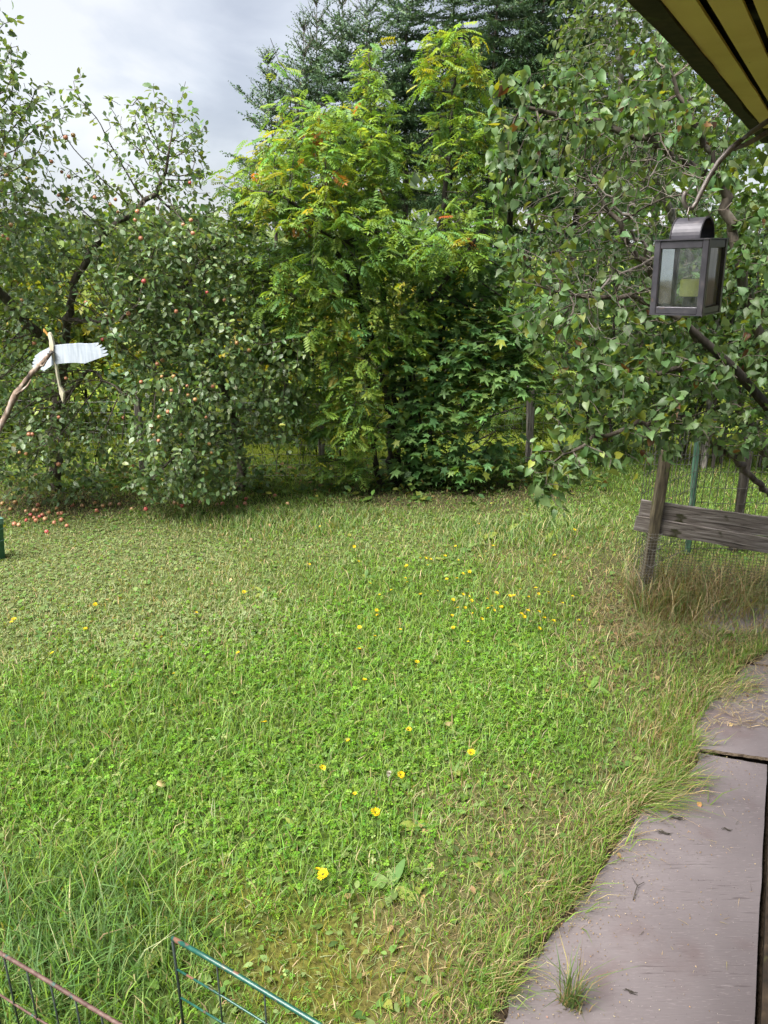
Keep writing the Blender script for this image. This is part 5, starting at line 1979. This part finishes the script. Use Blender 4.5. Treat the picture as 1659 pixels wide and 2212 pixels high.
def make_clover():
    x, y = scatter(95000)
    m = masks(x, y)
    patch = smooth(.34, .60, fbm(x, y, 1.1, 21))
    f = np.maximum(m['lush'] * (.35 + .75 * patch), .55 * m['pale'] * (.3 + .7 * patch)) + .22 * patch
    f = f * (1 - .85 * m['dry']) * (1 - .75 * m['longg']) * (1 - .4 * m['moss']) * (1 - .75 * m['bare'])
    keep = (m['eo'] < -.03) & (rng.random(len(x)) < f)
    x, y = x[keep], y[keep]
    m = {k: v[keep] for k, v in m.items()}
    n = len(x)
    d = np.sqrt(x * x + y * y + 9)
    z = ground_z(x, y) + rng.uniform(.008, .05, n) * (.45 + .8 * m['lush'])
    P = np.stack([x, y, z], -1)
    tilt = rng.standard_normal((n, 3)) * .28
    Nn = unit(np.array([0, 0, 1.]) + tilt)
    a = rng.uniform(0, 6.283, n)
    A = np.stack([np.cos(a), np.sin(a), 0 * a], -1)
    A = unit(A - Nn * (A * Nn).sum(1, keepdims=True))
    S = rng.uniform(.013, .028, n) * (1 + d / 20) * (.85 + .3 * m['lush'])
    c = palette(n, [(0.092, 0.206, 0.014), (0.122, 0.240, 0.020), (0.062, 0.158, 0.015), (0.155, 0.252, 0.040), (0.20, 0.28, 0.085)], [3, 3, 2, 1.6, .8])
    c = pick(c, palette(n, [(0.19, 0.24, 0.10), (0.15, 0.21, 0.08)]), .85 * m['pale'])
    V, F, C_ = multi([clover_tpl(i) for i in range(5)], P, A, Nn, S, c)
    o = link('clover', npmesh('clover', V, F, C_, smooth=False), M['clover'])
    tag(o, 'dense bright green clover spreading through the middle of the lawn', kind='stuff')
    # small rounded weeds, plantain and fallen bits of leaf
    x, y = scatter(17000)
    m = masks(x, y)
    keep = (m['eo'] < -.05) & (rng.random(len(x)) < .55)
    x, y = x[keep], y[keep]
    m = {k: v[keep] for k, v in m.items()}
    n = len(x)
    P = np.stack([x, y, ground_z(x, y) + rng.uniform(.005, .035, n)], -1)
    Nn = unit(np.array([0, 0, 1.]) + rng.standard_normal((n, 3)) * .4)
    a = rng.uniform(0, 6.283, n)
    A = np.stack([np.cos(a), np.sin(a), rng.uniform(0, .7, n)], -1)
    c = palette(n, [(0.10, 0.17, 0.04), (0.14, 0.20, 0.06), (0.08, 0.15, 0.035)])
    c = pick(c, palette(n, [(0.22, 0.23, 0.05), (0.26, 0.19, 0.09)]), .06 + .25 * m['dry'])
    V, F, C_ = multi([oval(.3, .2, .34), oval(.5, .3, .26), heart(.2, .2, .44)], P, A, Nn, rng.uniform(.02, .05, n), c)
    o = link('ground_weeds', npmesh('ground_weeds', V, F, C_), M['clover'])
    tag(o, 'small round leaved weeds scattered through the grass', kind='stuff')
    # weeds along the foot of the fence and under the trees
    n = 5200
    x = rng.uniform(-5.8, 2.8, n); y = 9.55 + rng.normal(0, .35, n) + .25 * (x > 1.2)
    keep = rng.random(n) < fbm(x, y, 1.7, 37) * 1.2
    x, y = x[keep], y[keep]
    n = len(x)
    P = np.stack([x, y, rng.uniform(.01, .22, n) * fbm(x, y, 2.3, 39) * 1.6], -1)
    A = unit(np.stack([rng.standard_normal(n), rng.standard_normal(n), rng.uniform(-.3, .6, n)], -1))
    Nn = unit(np.array([0, -.2, 1.]) + rng.standard_normal((n, 3)) * .5)
    c = palette(n, [(0.05, 0.10, 0.03), (0.09, 0.14, 0.03), (0.16, 0.18, 0.03), (0.14, 0.10, 0.04)], [3, 3, 1, .7])
    V, F, C_ = multi([oval(.3, .2, .34), oval(.4, .2, .28)], P, A, Nn, rng.uniform(.04, .10, n), c)
    o = link('fence_weeds', npmesh('fence_weeds', V, F, C_), M['clover'])
    tag(o, 'low leafy weeds and dead leaves along the foot of the back fence', kind='stuff')
    # grass beyond the fence
    n = 26000
    x = rng.uniform(-10, 9, n); y = rng.uniform(10.2, 15.5, n)
    c = pick(palette(n, [(0.16, 0.20, 0.025), (0.20, 0.23, 0.03)]), palette(n, GREEN), .4)
    h = rng.uniform(.03, .10, n)
    V, F, C_ = blades(x, y, h, rng.uniform(.008, .016, n), h * rng.uniform(.3, 1.2, n), rng.uniform(0, 6.283, n), c)
    o = link('meadow_grass', npmesh('meadow_grass', V, F, C_), M['grass'])
    tag(o, 'sunlit yellowish grass beyond the wire fence', kind='stuff')


make_clover()

# ------------------------------------------------------------------ flowers
def flower_meshes():
    out = []
    for kind in range(3):
        r = np.random.default_rng(kind)
        V, F = [(0, 0, .12)], []
        C = [(0.55, 0.33, 0.01)]
        npet = 16
        for ring, (rad, z, wid) in enumerate(((.5, .10, .10), (.36, .20, .09))):
            for k in range(npet):
                a = 6.283 * (k + .5 * ring) / npet + r.uniform(-.08, .08)
                rr = rad * r.uniform(.85, 1.1)
                d, s = np.array([math.cos(a), math.sin(a), 0]), np.array([-math.sin(a), math.cos(a), 0])
                b = len(V)
                V += [tuple(d * .08 + np.array([0, 0, .02])), tuple(d * rr - s * wid * .6 + np.array([0, 0, z])), tuple(d * rr + s * wid * .6 + np.array([0, 0, z + .02]))]
                F.append((b, b + 1, b + 2))
                C += [(0.62, 0.44, 0.008)] * 3
        b = len(V)
        for k in range(6):
            a = 6.283 * k / 6
            V += [(math.cos(a) * .12, math.sin(a) * .12, .03)]
            C += [(0.07, 0.11, 0.03)]
        V.append((0, 0, -.22)); C.append((0.06, 0.10, 0.03))
        for k in range(6):
            F.append((b + k, b + 6, b + (k + 1) % 6))
        me = npmesh('flower_head', np.array(V), np.array(F), np.array(C), smooth=False)
        me.materials.append(M['petal'])
        out.append(me)
    return out


FLOWER = flower_meshes()


def stem_mesh(hh, lean):
    V, F = [], []
    for i in range(4):
        t = i / 3
        for k in range(3):
            a = 2.094 * k
            V.append((lean * t * t + .0016 * math.cos(a), .0016 * math.sin(a), hh * t))
    for i in range(3):
        for k in range(3):
            F.append((i * 3 + k, i * 3 + (k + 1) % 3, i * 3 + 3 + (k + 1) % 3, i * 3 + 3 + k))
    me = npmesh('stem', np.array(V), np.array(F), np.tile(np.array([[.07, .12, .03]]), (len(V), 1)))
    me.materials.append(M['clover'])
    return me


STEMS = [(hh, ln, stem_mesh(hh, ln)) for hh, ln in ((.13, .01), (.16, .025), (.19, .015), (.15, -.02))]


def put_flower(u, v, label, size=.036, group='yellow hawkweed flowers in the lawn'):
    hh, ln, sm = STEMS[random.randrange(4)]
    a = random.uniform(0, 6.283)
    hp = gnd(u, v, hh + .01)
    b = hp - Vector((math.cos(a) * ln, math.sin(a) * ln, hh))
    r = root('yellow_flower', b, label, 'flower', group)
    r.rotation_euler = (0, 0, a)
    o = bpy.data.objects.new('stem', sm)
    COL.objects.link(o)
    o.parent = r
    o = bpy.data.objects.new('flower_head', FLOWER[random.randrange(3)])
    COL.objects.link(o)
    o.parent = r
    o.location = (ln, 0, hh)
    s = size * 1.02 * random.uniform(.65, 1.2)
    o.scale = (s, s, s * random.uniform(.7, 1.6))
    o.rotation_euler = (random.uniform(-.5, .5), random.uniform(-.5, .5), 0)


f6 = [(370, 72), (625, 78), (1048, 105), (75, 180), (405, 155), (522, 178), (688, 176), (960, 217), (533, 238), (365, 230), (390, 230), (412, 234), (475, 222), (93, 243), (400, 262), (305, 265),
      (555, 298), (585, 290), (528, 320), (483, 322), (300, 318), (308, 335), (145, 342), (237, 372), (185, 392), (367, 392), (443, 375), (555, 390), (582, 398), (592, 418), (512, 413),
      (532, 450), (565, 450), (597, 475), (508, 484), (512, 538), (662, 410), (703, 385), (682, 442), (665, 453), (694, 460), (725, 446), (763, 397), (780, 397), (808, 367), (845, 402),
      (877, 363), (890, 388), (932, 380), (1040, 398), (935, 430), (995, 429), (842, 462), (892, 466), (915, 496), (812, 478), (825, 490), (955, 508), (1068, 507), (893, 540), (640, 498),
      (173, 460), (175, 482), (277, 545), (97, 535), (165, 575), (95, 632), (118, 770), (578, 600), (352, 690)]
for a, b in f6:
    u, v = 729 + .4882 * a, 1093.5 + .4882 * b
    if (a, b) == (1048, 105):
        lab = 'single small yellow flower just below the tip of the lilac'
    elif (a, b) == (75, 180):
        lab = 'far left outlier of the yellow flowers, in the pale grass'
    elif (a, b) == (960, 217):
        lab = 'yellow flower alone between the leafy clumps and the fence post'
    elif (a, b) == (1040, 398):
        lab = 'yellow flower nearest the foot of the plank fence post'
    elif (a, b) == (1068, 507):
        lab = 'rightmost low yellow flower, at the edge of the dry grass'
    elif (a, b) == (893, 540):
        lab = 'lowest yellow flower of the dense drift'
    elif (a, b) == (118, 770):
        lab = 'yellow flower lying low in the clover well below the drift'
    elif (a, b) == (352, 690):
        lab = 'tiny yellow flower beside the long arching leaves in the clover'
    elif b < 200:
        lab = 'small yellow flower at the far edge of the flower drift, by the lilac shadow'
    elif a >= 870 and b < 420:
        lab = 'yellow flower in the row at the upper right end of the drift'
    elif a >= 800 and 420 <= b < 560:
        lab = 'yellow flower at the lower right end of the dense drift'
    elif 480 <= a < 620 and b < 340:
        lab = 'yellow flower in the upper middle of the drift'
    elif 480 <= a < 620 and b >= 375:
        lab = 'yellow flower in the knot at the lower middle of the drift'
    elif 480 <= a and b < 560:
        lab = 'yellow flower in the dense drift left of the plank fence'
    elif a < 160 and b < 420:
        lab = 'yellow flower left of the drift, near the pale docks'
    elif a < 280 and b < 420:
        lab = 'yellow flower of the loose trio left of the drift'
    elif b < 300:
        lab = 'yellow flower of the small group at the upper left of the drift'
    elif b < 420:
        lab = 'yellow flower at the thinner left end of the drift'
    elif (a, b) in ((173, 460), (175, 482)):
        lab = ('upper' if b == 460 else 'lower') + ' of a close pair of yellow flowers left below the drift'
    elif a < 120:
        lab = 'yellow flower at the far left below the drift, over dark clover'
    elif a > 550:
        lab = 'single yellow flower directly under the knot of the drift'
    else:
        lab = 'yellow flower straggling into the clover below the drift'
    put_flower(u, v, lab, .034)
singles = [(f'{t}', u, v, s) for t, u, v, s in [
    ('lone yellow flower in the shade under the maple side of the lawn', 691, 1137, .03), ('yellow flower above a grey green leaf in the middle of the lawn', 765, 1181, .032),
    ('yellow flower beside white speckled weeds in mid lawn', 774, 1212, .032), ('faint orange yellow flower in the short pale lawn', 668, 1219, .028),
    ('yellow flower on the upper rim of the clover', 527, 1279, .034), ('yellow flower over the pale mown patch', 206, 1306, .036),
    ('yellow flower on a long stem in the upper clover', 424, 1324, .036), ('upper of two yellow flowers by the left edge of the lawn', 30, 1337, .036),
    ('lower of two yellow flowers by the left edge of the lawn', 24, 1344, .034), ('pair topped yellow flower at the pale patch boundary', 184, 1359, .036),
    ('flat yellow flower at the left side of the clover', 112, 1411, .038), ('yellow flower in the heart of the clover', 514, 1411, .036),
    ('half hidden yellow flower deep in the clover', 375, 1455, .03), ('bright double yellow flower low in the clover', 570, 1560, .042),
    ('yellow flower between tall clover stems right of centre', 883, 1576, .042), ('small orange tinged bud beside the central clover stems', 752, 1600, .030),
    ('yellow flower nearest the dry strip on the right of the clover', 1018, 1626, .046), ('yellow flower on a bent stem in the lower clover', 697, 1659, .044),
    ('yellow flower next to the grey seed head', 866, 1674, .040), ('yellow flower in the lower right of the clover', 811, 1755, .046),
    ('closed orange flower just above the lowest yellow bloom', 686, 1877, .030), ('lowest yellow bloom, nearest the green trellis', 698, 1889, .050),
    ('small closed yellow flower above the dandelion stems', 766, 1714, .030)]]
for lab, u, v, s in singles:
    put_flower(u, v, lab, s)

# grey seed head
sh = root('seed_head', gnd(840, 1675), 'grey fluffy dandelion seed head on a thin stem in the lower clover', 'seed head')
hp = gnd(840, 1671, .16)
MB().tube([Vector((hp.x - .01, hp.y, 0)), Vector((hp.x - .004, hp.y, .08)), hp], .0016, 4).build('stem', M['post_wood'], sh)
V, F = [], []
for k in range(90):
    d = unit(rng.standard_normal(3)); s = unit(np.cross(d, [.3, .5, .8])) * .0016
    b = len(V)
    V += [np.array(hp) + s * .4, np.array(hp) - s * .4, np.array(hp) + d * .017 + s * 1.6, np.array(hp) + d * .017 - s * 1.6]
    F += [(b, b + 1, b + 3), (b, b + 3, b + 2)]
o = link('fluff', npmesh('fluff', np.array(V), np.array(F), np.tile([[.45, .42, .38]], (len(V), 1))), M['petal'], sh)
o['kind'] = 'stuff'

# ------------------------------------------------------------------ broad leaved weeds
LEAFW = []
for seed, (wd_, cu) in enumerate(((.20, .25), (.24, .4), (.16, .15))):
    for c in ((0.11, 0.19, 0.04), (0.15, 0.22, 0.07), (0.09, 0.17, 0.05), (0.20, 0.24, 0.05)):
        tv, tf = leaf_tpl([(0, 0), (.06, .02), (.25, wd_ * .7), (.5, wd_), (.75, wd_ * .8), (.92, wd_ * .35), (1, 0)], .15, cu)
        me = npmesh('leaf', tv, tf, np.tile([c], (len(tv), 1)))
        me.materials.append(M['clover'])
        LEAFW.append(me)


def weed(u, v, size, n, label, flat=.85):
    b = gnd(u, v, .0)
    b.z = float(ground_z(np.array([b.x]), np.array([b.y]))[0])
    r = root('broadleaf_weed', b, label, 'weed', 'broad leaved weeds in the lawn')
    a0 = random.random() * 6.283
    for k in range(n):
        o = bpy.data.objects.new('leaf', LEAFW[random.randrange(len(LEAFW))])
        COL.objects.link(o)
        o.parent = r
        s = size * random.uniform(.7, 1.15)
        o.scale = (s, s, s)
        o.rotation_euler = (random.uniform(.15, 1.0) * (1.6 - flat), random.uniform(-.4, .4), a0 + 6.283 * k / n + random.uniform(-.4, .4))
        o.location = (0, 0, .01)


for u, v, s, n, lab in [
        (850, 1945, .13, 8, 'large ragged dock with pale broad leaves above the green trellis'), (900, 1810, .09, 6, 'low weed with upright leaves in the lower lawn'),
        (640, 1805, .08, 5, 'small leafy weed left of the lower yellow flowers'), (95, 1925, .13, 4, 'single broad oval leaf weed in the long grass at the left'),
        (310, 2140, .14, 6, 'tall bright weed right behind the green trellis corner post'), (150, 2080, .13, 3, 'pale broad leaf weed above the rusty trellis'),
        (200, 1510, .10, 5, 'dark weed on the left rim of the clover'), (275, 1475, .10, 7, 'grey green rosette in the left clover'),
        (670, 1410, .10, 5, 'silvery leaved weed in the upper clover'), (95, 1375, .09, 5, 'grey weed by the pale mown patch'),
        (855, 1395, .11, 5, 'long leaved weed below the flower drift'), (1130, 1410, .10, 6, 'dock rosette right below the flower drift'),
        (1275, 1510, .11, 9, 'flat rosette on the bare dry patch'), (1240, 1430, .08, 7, 'leafy weed patch left of the dry patch'), (1330, 1450, .08, 7, 'round leaved weed between dry patch and boards'),
        (1100, 1150, .15, 9, 'tall leafy weed clump under the hanging lilac tip'), (1050, 1165, .14, 8, 'second leafy clump, left of the lilac tip'), (1180, 1170, .14, 8, 'leafy clump right below the lilac tip'),
        (1010, 1185, .12, 7, 'grey green dock left of the leafy clumps'), (1230, 1135, .13, 7, 'leafy clump in the shade right of the lilac tip'),
        (910, 1080, .16, 8, 'weed with arching leaves at the fence post foot'), (780, 1085, .16, 5, 'upright pale weed in front of the rowan stems'),
        (570, 1285, .09, 5, 'small dock at the upper clover rim'), (790, 1250, .10, 6, 'small dock left of the flower drift'), (960, 1210, .10, 6, 'small dock above the flower drift'),
        (505, 1700, .08, 6, 'crumpled weed rosette in the lower left clover'), (430, 1850, .08, 6, 'rosette in the mossy lower lawn'), (980, 1690, .09, 6, 'weed on the right margin of the clover')]:
    weed(u, v, s, n, lab)

# ------------------------------------------------------------------ windfall apples
g4 = [(145, 1480, 3), (190, 1475, 3), (272, 1485, 0), (315, 1465, 0), (322, 1492, 1), (342, 1490, 1), (207, 1475, 0), (145, 1528, 2), (80, 1548, 1), (105, 1552, 3), (190, 1515, 1), (220, 1508, 2),
      (200, 1528, 1), (340, 1525, 1), (370, 1557, 1), (258, 1588, 2), (400, 1447, 1), (535, 1477, 1), (570, 1450, 0), (610, 1440, 3), (525, 1435, 0), (660, 1440, 3), (728, 1467, 3), (806, 1467, 2),
      (868, 1435, 0), (965, 1432, 3), (990, 1437, 0), (1008, 1450, 2), (1110, 1428, 3), (1137, 1420, 0), (1200, 1443, 3), (1310, 1455, 2), (1360, 1408, 2), (1355, 1435, 1), (1230, 1437, 1),
      (85, 1433, 0), (210, 1447, 1), (1520, 1390, 1), (1590, 1432, 3), (1490, 1555, 1), (60, 1470, 0), (235, 1500, 1), (250, 1520, 3), (300, 1540, 1), (170, 1500, 2), (455, 1450, 3), (15, 1440, 0)]
cname = {0: 'yellowish green', 1: 'pinkish', 2: 'deep red', 3: 'pale cream'}
for a, b, k in g4:
    u, v = a * .3906, 526.5 + b * .3906
    p = gnd(u, v, .028)
    p.z = float(ground_z(np.array([p.x]), np.array([p.y]))[0]) + .022
    o = put_apple('windfall_apple', p, .050 * random.uniform(.85, 1.15), k)
    o.rotation_euler = (random.uniform(-1.2, 1.2), random.uniform(-1.2, 1.2), random.uniform(0, 6))
    if b > 1570:
        lab = 'red windfall apple lying alone nearest the camera, below the heap'
    elif (a, b) == (80, 1548):
        lab = 'pinkish windfall apple right beside the rim of the green box post'
    elif (a, b) == (105, 1552):
        lab = 'pale windfall apple next to the pink one by the green box post'
    elif (a, b) == (145, 1528):
        lab = 'single deep red windfall apple at the left of the heap'
    elif (a, b) == (1360, 1408):
        lab = 'red windfall apple lying at the right end of the broad apple tree shadow'
    elif (a, b) == (1490, 1555):
        lab = 'windfall apple alone in the middle of the far lawn'
    elif a >= 300 and a < 420 and b > 1460:
        lab = f'{cname[k]} windfall apple at the right side of the scattered heap'
    elif a < 420 and b > 1505:
        lab = f'{cname[k]} windfall apple at the front of the scattered heap'
    elif a < 420 and b > 1460:
        lab = f'{cname[k]} windfall apple in the scattered heap beyond the green box post'
    elif a < 700:
        lab = f'{cname[k]} windfall apple under the forked apple tree'
    elif a < 1250:
        lab = f'{cname[k]} windfall apple in front of the broad apple tree'
    else:
        lab = f'{cname[k]} windfall apple on the open lawn right of the broad apple tree'
    tag(o, lab, 'apple', 'windfall apples on the lawn')

# ------------------------------------------------------------------ bits on the boards and lawn
DEAD = []
for c in ((0.40, 0.20, 0.08), (0.46, 0.30, 0.16), (0.52, 0.40, 0.20), (0.34, 0.16, 0.07)):
    tv, tf = oval(.9, .55, .38)
    tv = tv + rng.standard_normal(tv.shape) * .03
    me = npmesh('fallen_leaf', tv, tf, np.tile([c], (len(tv), 1)))
    me.materials.append(M['petal'])
    DEAD.append(me)
for u, v, s, k, z, lab in [
        (1511, 1732, .034, 0, .062, 'orange curled leaf lying in the middle of the near board'), (1332, 1843, .036, 1, .075, 'tan curled leaf at the ragged edge of the near board'),
        (1476, 1642, .032, 1, .08, 'brown leaf in the grass by the dark gap'), (1112, 1936, .050, 1, .08, 'large tan leaf in the dry grass left of the boards'),
        (1071, 1753, .060, 1, .05, 'upper tan leaf of the dead leaf cluster in the dry grass'), (1085, 1772, .060, 1, .05, 'broad tan leaf of the dead leaf cluster in the dry grass'),
        (1168, 1782, .045, 2, .06, 'pale dead leaf right of the dead leaf cluster'), (1050, 1757, .045, 3, .04, 'reddish leaf left of the dead leaf cluster'), (1090, 1785, .04, 2, .04, 'lowest leaf of the dead leaf cluster'),
        (822, 1853, .045, 2, .06, 'cream dead leaf standing in the lower lawn'), (337, 1695, .06, 2, .06, 'tan dead leaf in the lower left lawn'), (500, 1250, .03, 2, .03, 'tiny dead leaf on the pale patch'),
        (1580, 1563, .03, 2, .08, 'yellow scrap of leaf on the smaller sheet'), (718, 1727, .035, 0, .05, 'rust coloured leaf in the lower clover'), (1610, 1500, .035, 1, .09, 'tan leaf among the straw on the far sheet')]:
    o = bpy.data.objects.new('fallen_leaf', DEAD[k])
    COL.objects.link(o)
    o.location = gnd(u, v, z)
    o.scale = (s, s, s)
    o.rotation_euler = (random.uniform(-.4, .4), random.uniform(-.5, .5), random.uniform(0, 6.28))
    tag(o, lab, 'leaf', 'dead leaves on lawn and boards')

# little forked twig on the near board
tw = MB()
q = lambda x, y, z=.060: gnd(1012.5 + .3896 * x, 1377 + .3896 * y, z)
tw.tube([q(912, 1455), q(922, 1415, .066), q(936, 1375, .070), q(972, 1356)], [.0028, .0022, .002, .0012], 5)
tw.tube([q(936, 1375, .070), q(918, 1352, .068), q(906, 1330)], [.002, .0016, .001], 5)
o = tw.build('forked_twig', M['bark_dark'])
tag(o, 'small dark forked twig lying on the near board', 'twig')
# knots and nail holes torn open in the plywood, and roots of moss
for x, y, lab in ((1148, 1002, 'torn knot hole with dark roots high on the near board'), (1435, 1067, 'small dark nail hole near the right edge of the near board'), (893, 1962, 'small dark nail hole low on the near board'),
                  (1085, 1085, 'flat tangle of dead moss stuck to the near board')):
    mb = MB()
    c = q(x, y, .0555)
    for k in range(16 if y != 1962 and x != 1435 else 7):
        a = random.uniform(-.5, .5) + (0 if k % 2 else math.pi) - .5
        ln = random.uniform(.02, .055) * (.6 if x in (1435, 893) else 1)
        mb.tube([c + Vector((random.uniform(-.006, .006), random.uniform(-.006, .006), .001)), c + Vector((math.cos(a), math.sin(a), 0)) * ln * .5 + UP * random.uniform(.001, .008), c + Vector((math.cos(a + .3), math.sin(a + .3), 0)) * ln], [.0022, .0015, .0006], 4)
    o = mb.build('splinter_tuft', M['bark_dark'])
    tag(o, lab, 'splinters')


def make_litter():
    # straw, seed husks and crumbs on the boards
    parts = []
    n = 700
    g = [gnd(1560 + rng.uniform(-60, 140), rng.uniform(1420, 1572), .075) for _ in range(n)]
    x, y = np.array([p.x for p in g]), np.array([p.y for p in g])
    k = edge_off(x, y) > -.1
    x, y = x[k], y[k]
    n = len(x)
    parts.append(blades(x, y, rng.uniform(.002, .02, n), rng.uniform(.002, .005, n), rng.uniform(.03, .14, n), rng.uniform(0, 6.28, n), palette(n, STRAW + [(.12, .08, .05)]), z=np.full(n, .092)))
    n = 40
    g = [gnd(rng.uniform(1380, 1640), rng.uniform(1640, 2100), .056) for _ in range(n)]
    x, y = np.array([p.x for p in g]), np.array([p.y for p in g])
    k = edge_off(x, y) > .03
    x, y = x[k], y[k]
    n = len(x)
    parts.append(blades(x, y, rng.uniform(.001, .008, n), rng.uniform(.0015, .003, n), rng.uniform(.01, .07, n), rng.uniform(0, 6.28, n), palette(n, STRAW + [(.06, .05, .04)]), z=np.full(n, .060)))
    # crumbs: tiny wedges, thick near the ragged edge
    n = 2600
    yy = rng.uniform(1.3, 4.6, n)
    off = np.abs(rng.exponential(.16, n))
    xx = np.interp(yy, EY, EX) + off / .83 + .02
    k = (right_off(xx, yy) < -.02)
    xx, yy = xx[k], yy[k]
    n = len(xx)
    parts.append(blades(xx, yy, rng.uniform(.002, .006, n), rng.uniform(.003, .007, n), rng.uniform(.003, .008, n), rng.uniform(0, 6.28, n), palette(n, [(.30, .21, .11), (.36, .29, .19), (.22, .15, .08)]), z=np.full(n, .0585)))
    V, F, C_ = join(parts)
    o = link('litter', npmesh('litter', V, F, C_, smooth=False), M['petal'])
    tag(o, 'straw, husks and pale crumbs strewn over the boards', kind='stuff')


make_litter()


def tuft(u, v, n, h, label, lean=1.0):
    b = gnd(u, v, .055)
    r = root('grass_tuft', b, label, 'grass tuft')
    x, y = b.x + rng.normal(0, .018, n), b.y + rng.normal(0, .014, n)
    hh = h * rng.uniform(.35, 1.0, n)
    c = pick(palette(n, [(0.085, 0.15, 0.04), (0.12, 0.18, 0.06)]), palette(n, STRAW), .3)
    V, F, C_ = blades(x, y, hh, rng.uniform(.003, .0055, n), hh * rng.uniform(.1, 1.1, n) * lean, rng.uniform(0, 6.28, n), c, z=np.full(n, .05))
    link('blades', npmesh('blades', V, F, C_), M['grass'], r)['kind'] = 'stuff'
    n2 = 60
    x, y = b.x + rng.normal(0, .03, n2), b.y + rng.normal(0, .02, n2)
    V, F, C_ = blades(x, y, rng.uniform(.01, .05, n2), rng.uniform(.003, .006, n2), rng.uniform(.01, .05, n2), rng.uniform(0, 6.28, n2), palette(n2, STRAW), z=np.full(n2, .05))
    link('dead_sheaths', npmesh('dead_sheaths', V, F, C_), M['grass'], r)['kind'] = 'stuff'


tuft(1232, 2168, 85, .27, 'wiry grass tuft growing up through the near plywood sheet', 1.1)
# rowan berries: one red cluster low at the right of the maple
b0 = at(1146, 778, ry - .3)
bc_ = MB()
for k in range(14):
    c = b0 + Vector((random.gauss(0, .025), random.gauss(0, .02), random.gauss(0, .03)))
    bc_.tube([c + UP * -.007, c + UP * -.004, c + UP * .004, c + UP * .007], [.003, .007, .007, .003], 6)
rowan = next(o for o in bpy.data.objects if o.name == 'rowan_tree')
M['berry'] = noisemat('berry_red', [(0.3, (0.50, 0.03, 0.02)), (0.7, (0.62, 0.06, 0.03))], (30, 30, 30), rough=0.35)
o = bc_.build('berry_cluster', M['berry'], rowan)
o['kind'] = 'stuff'
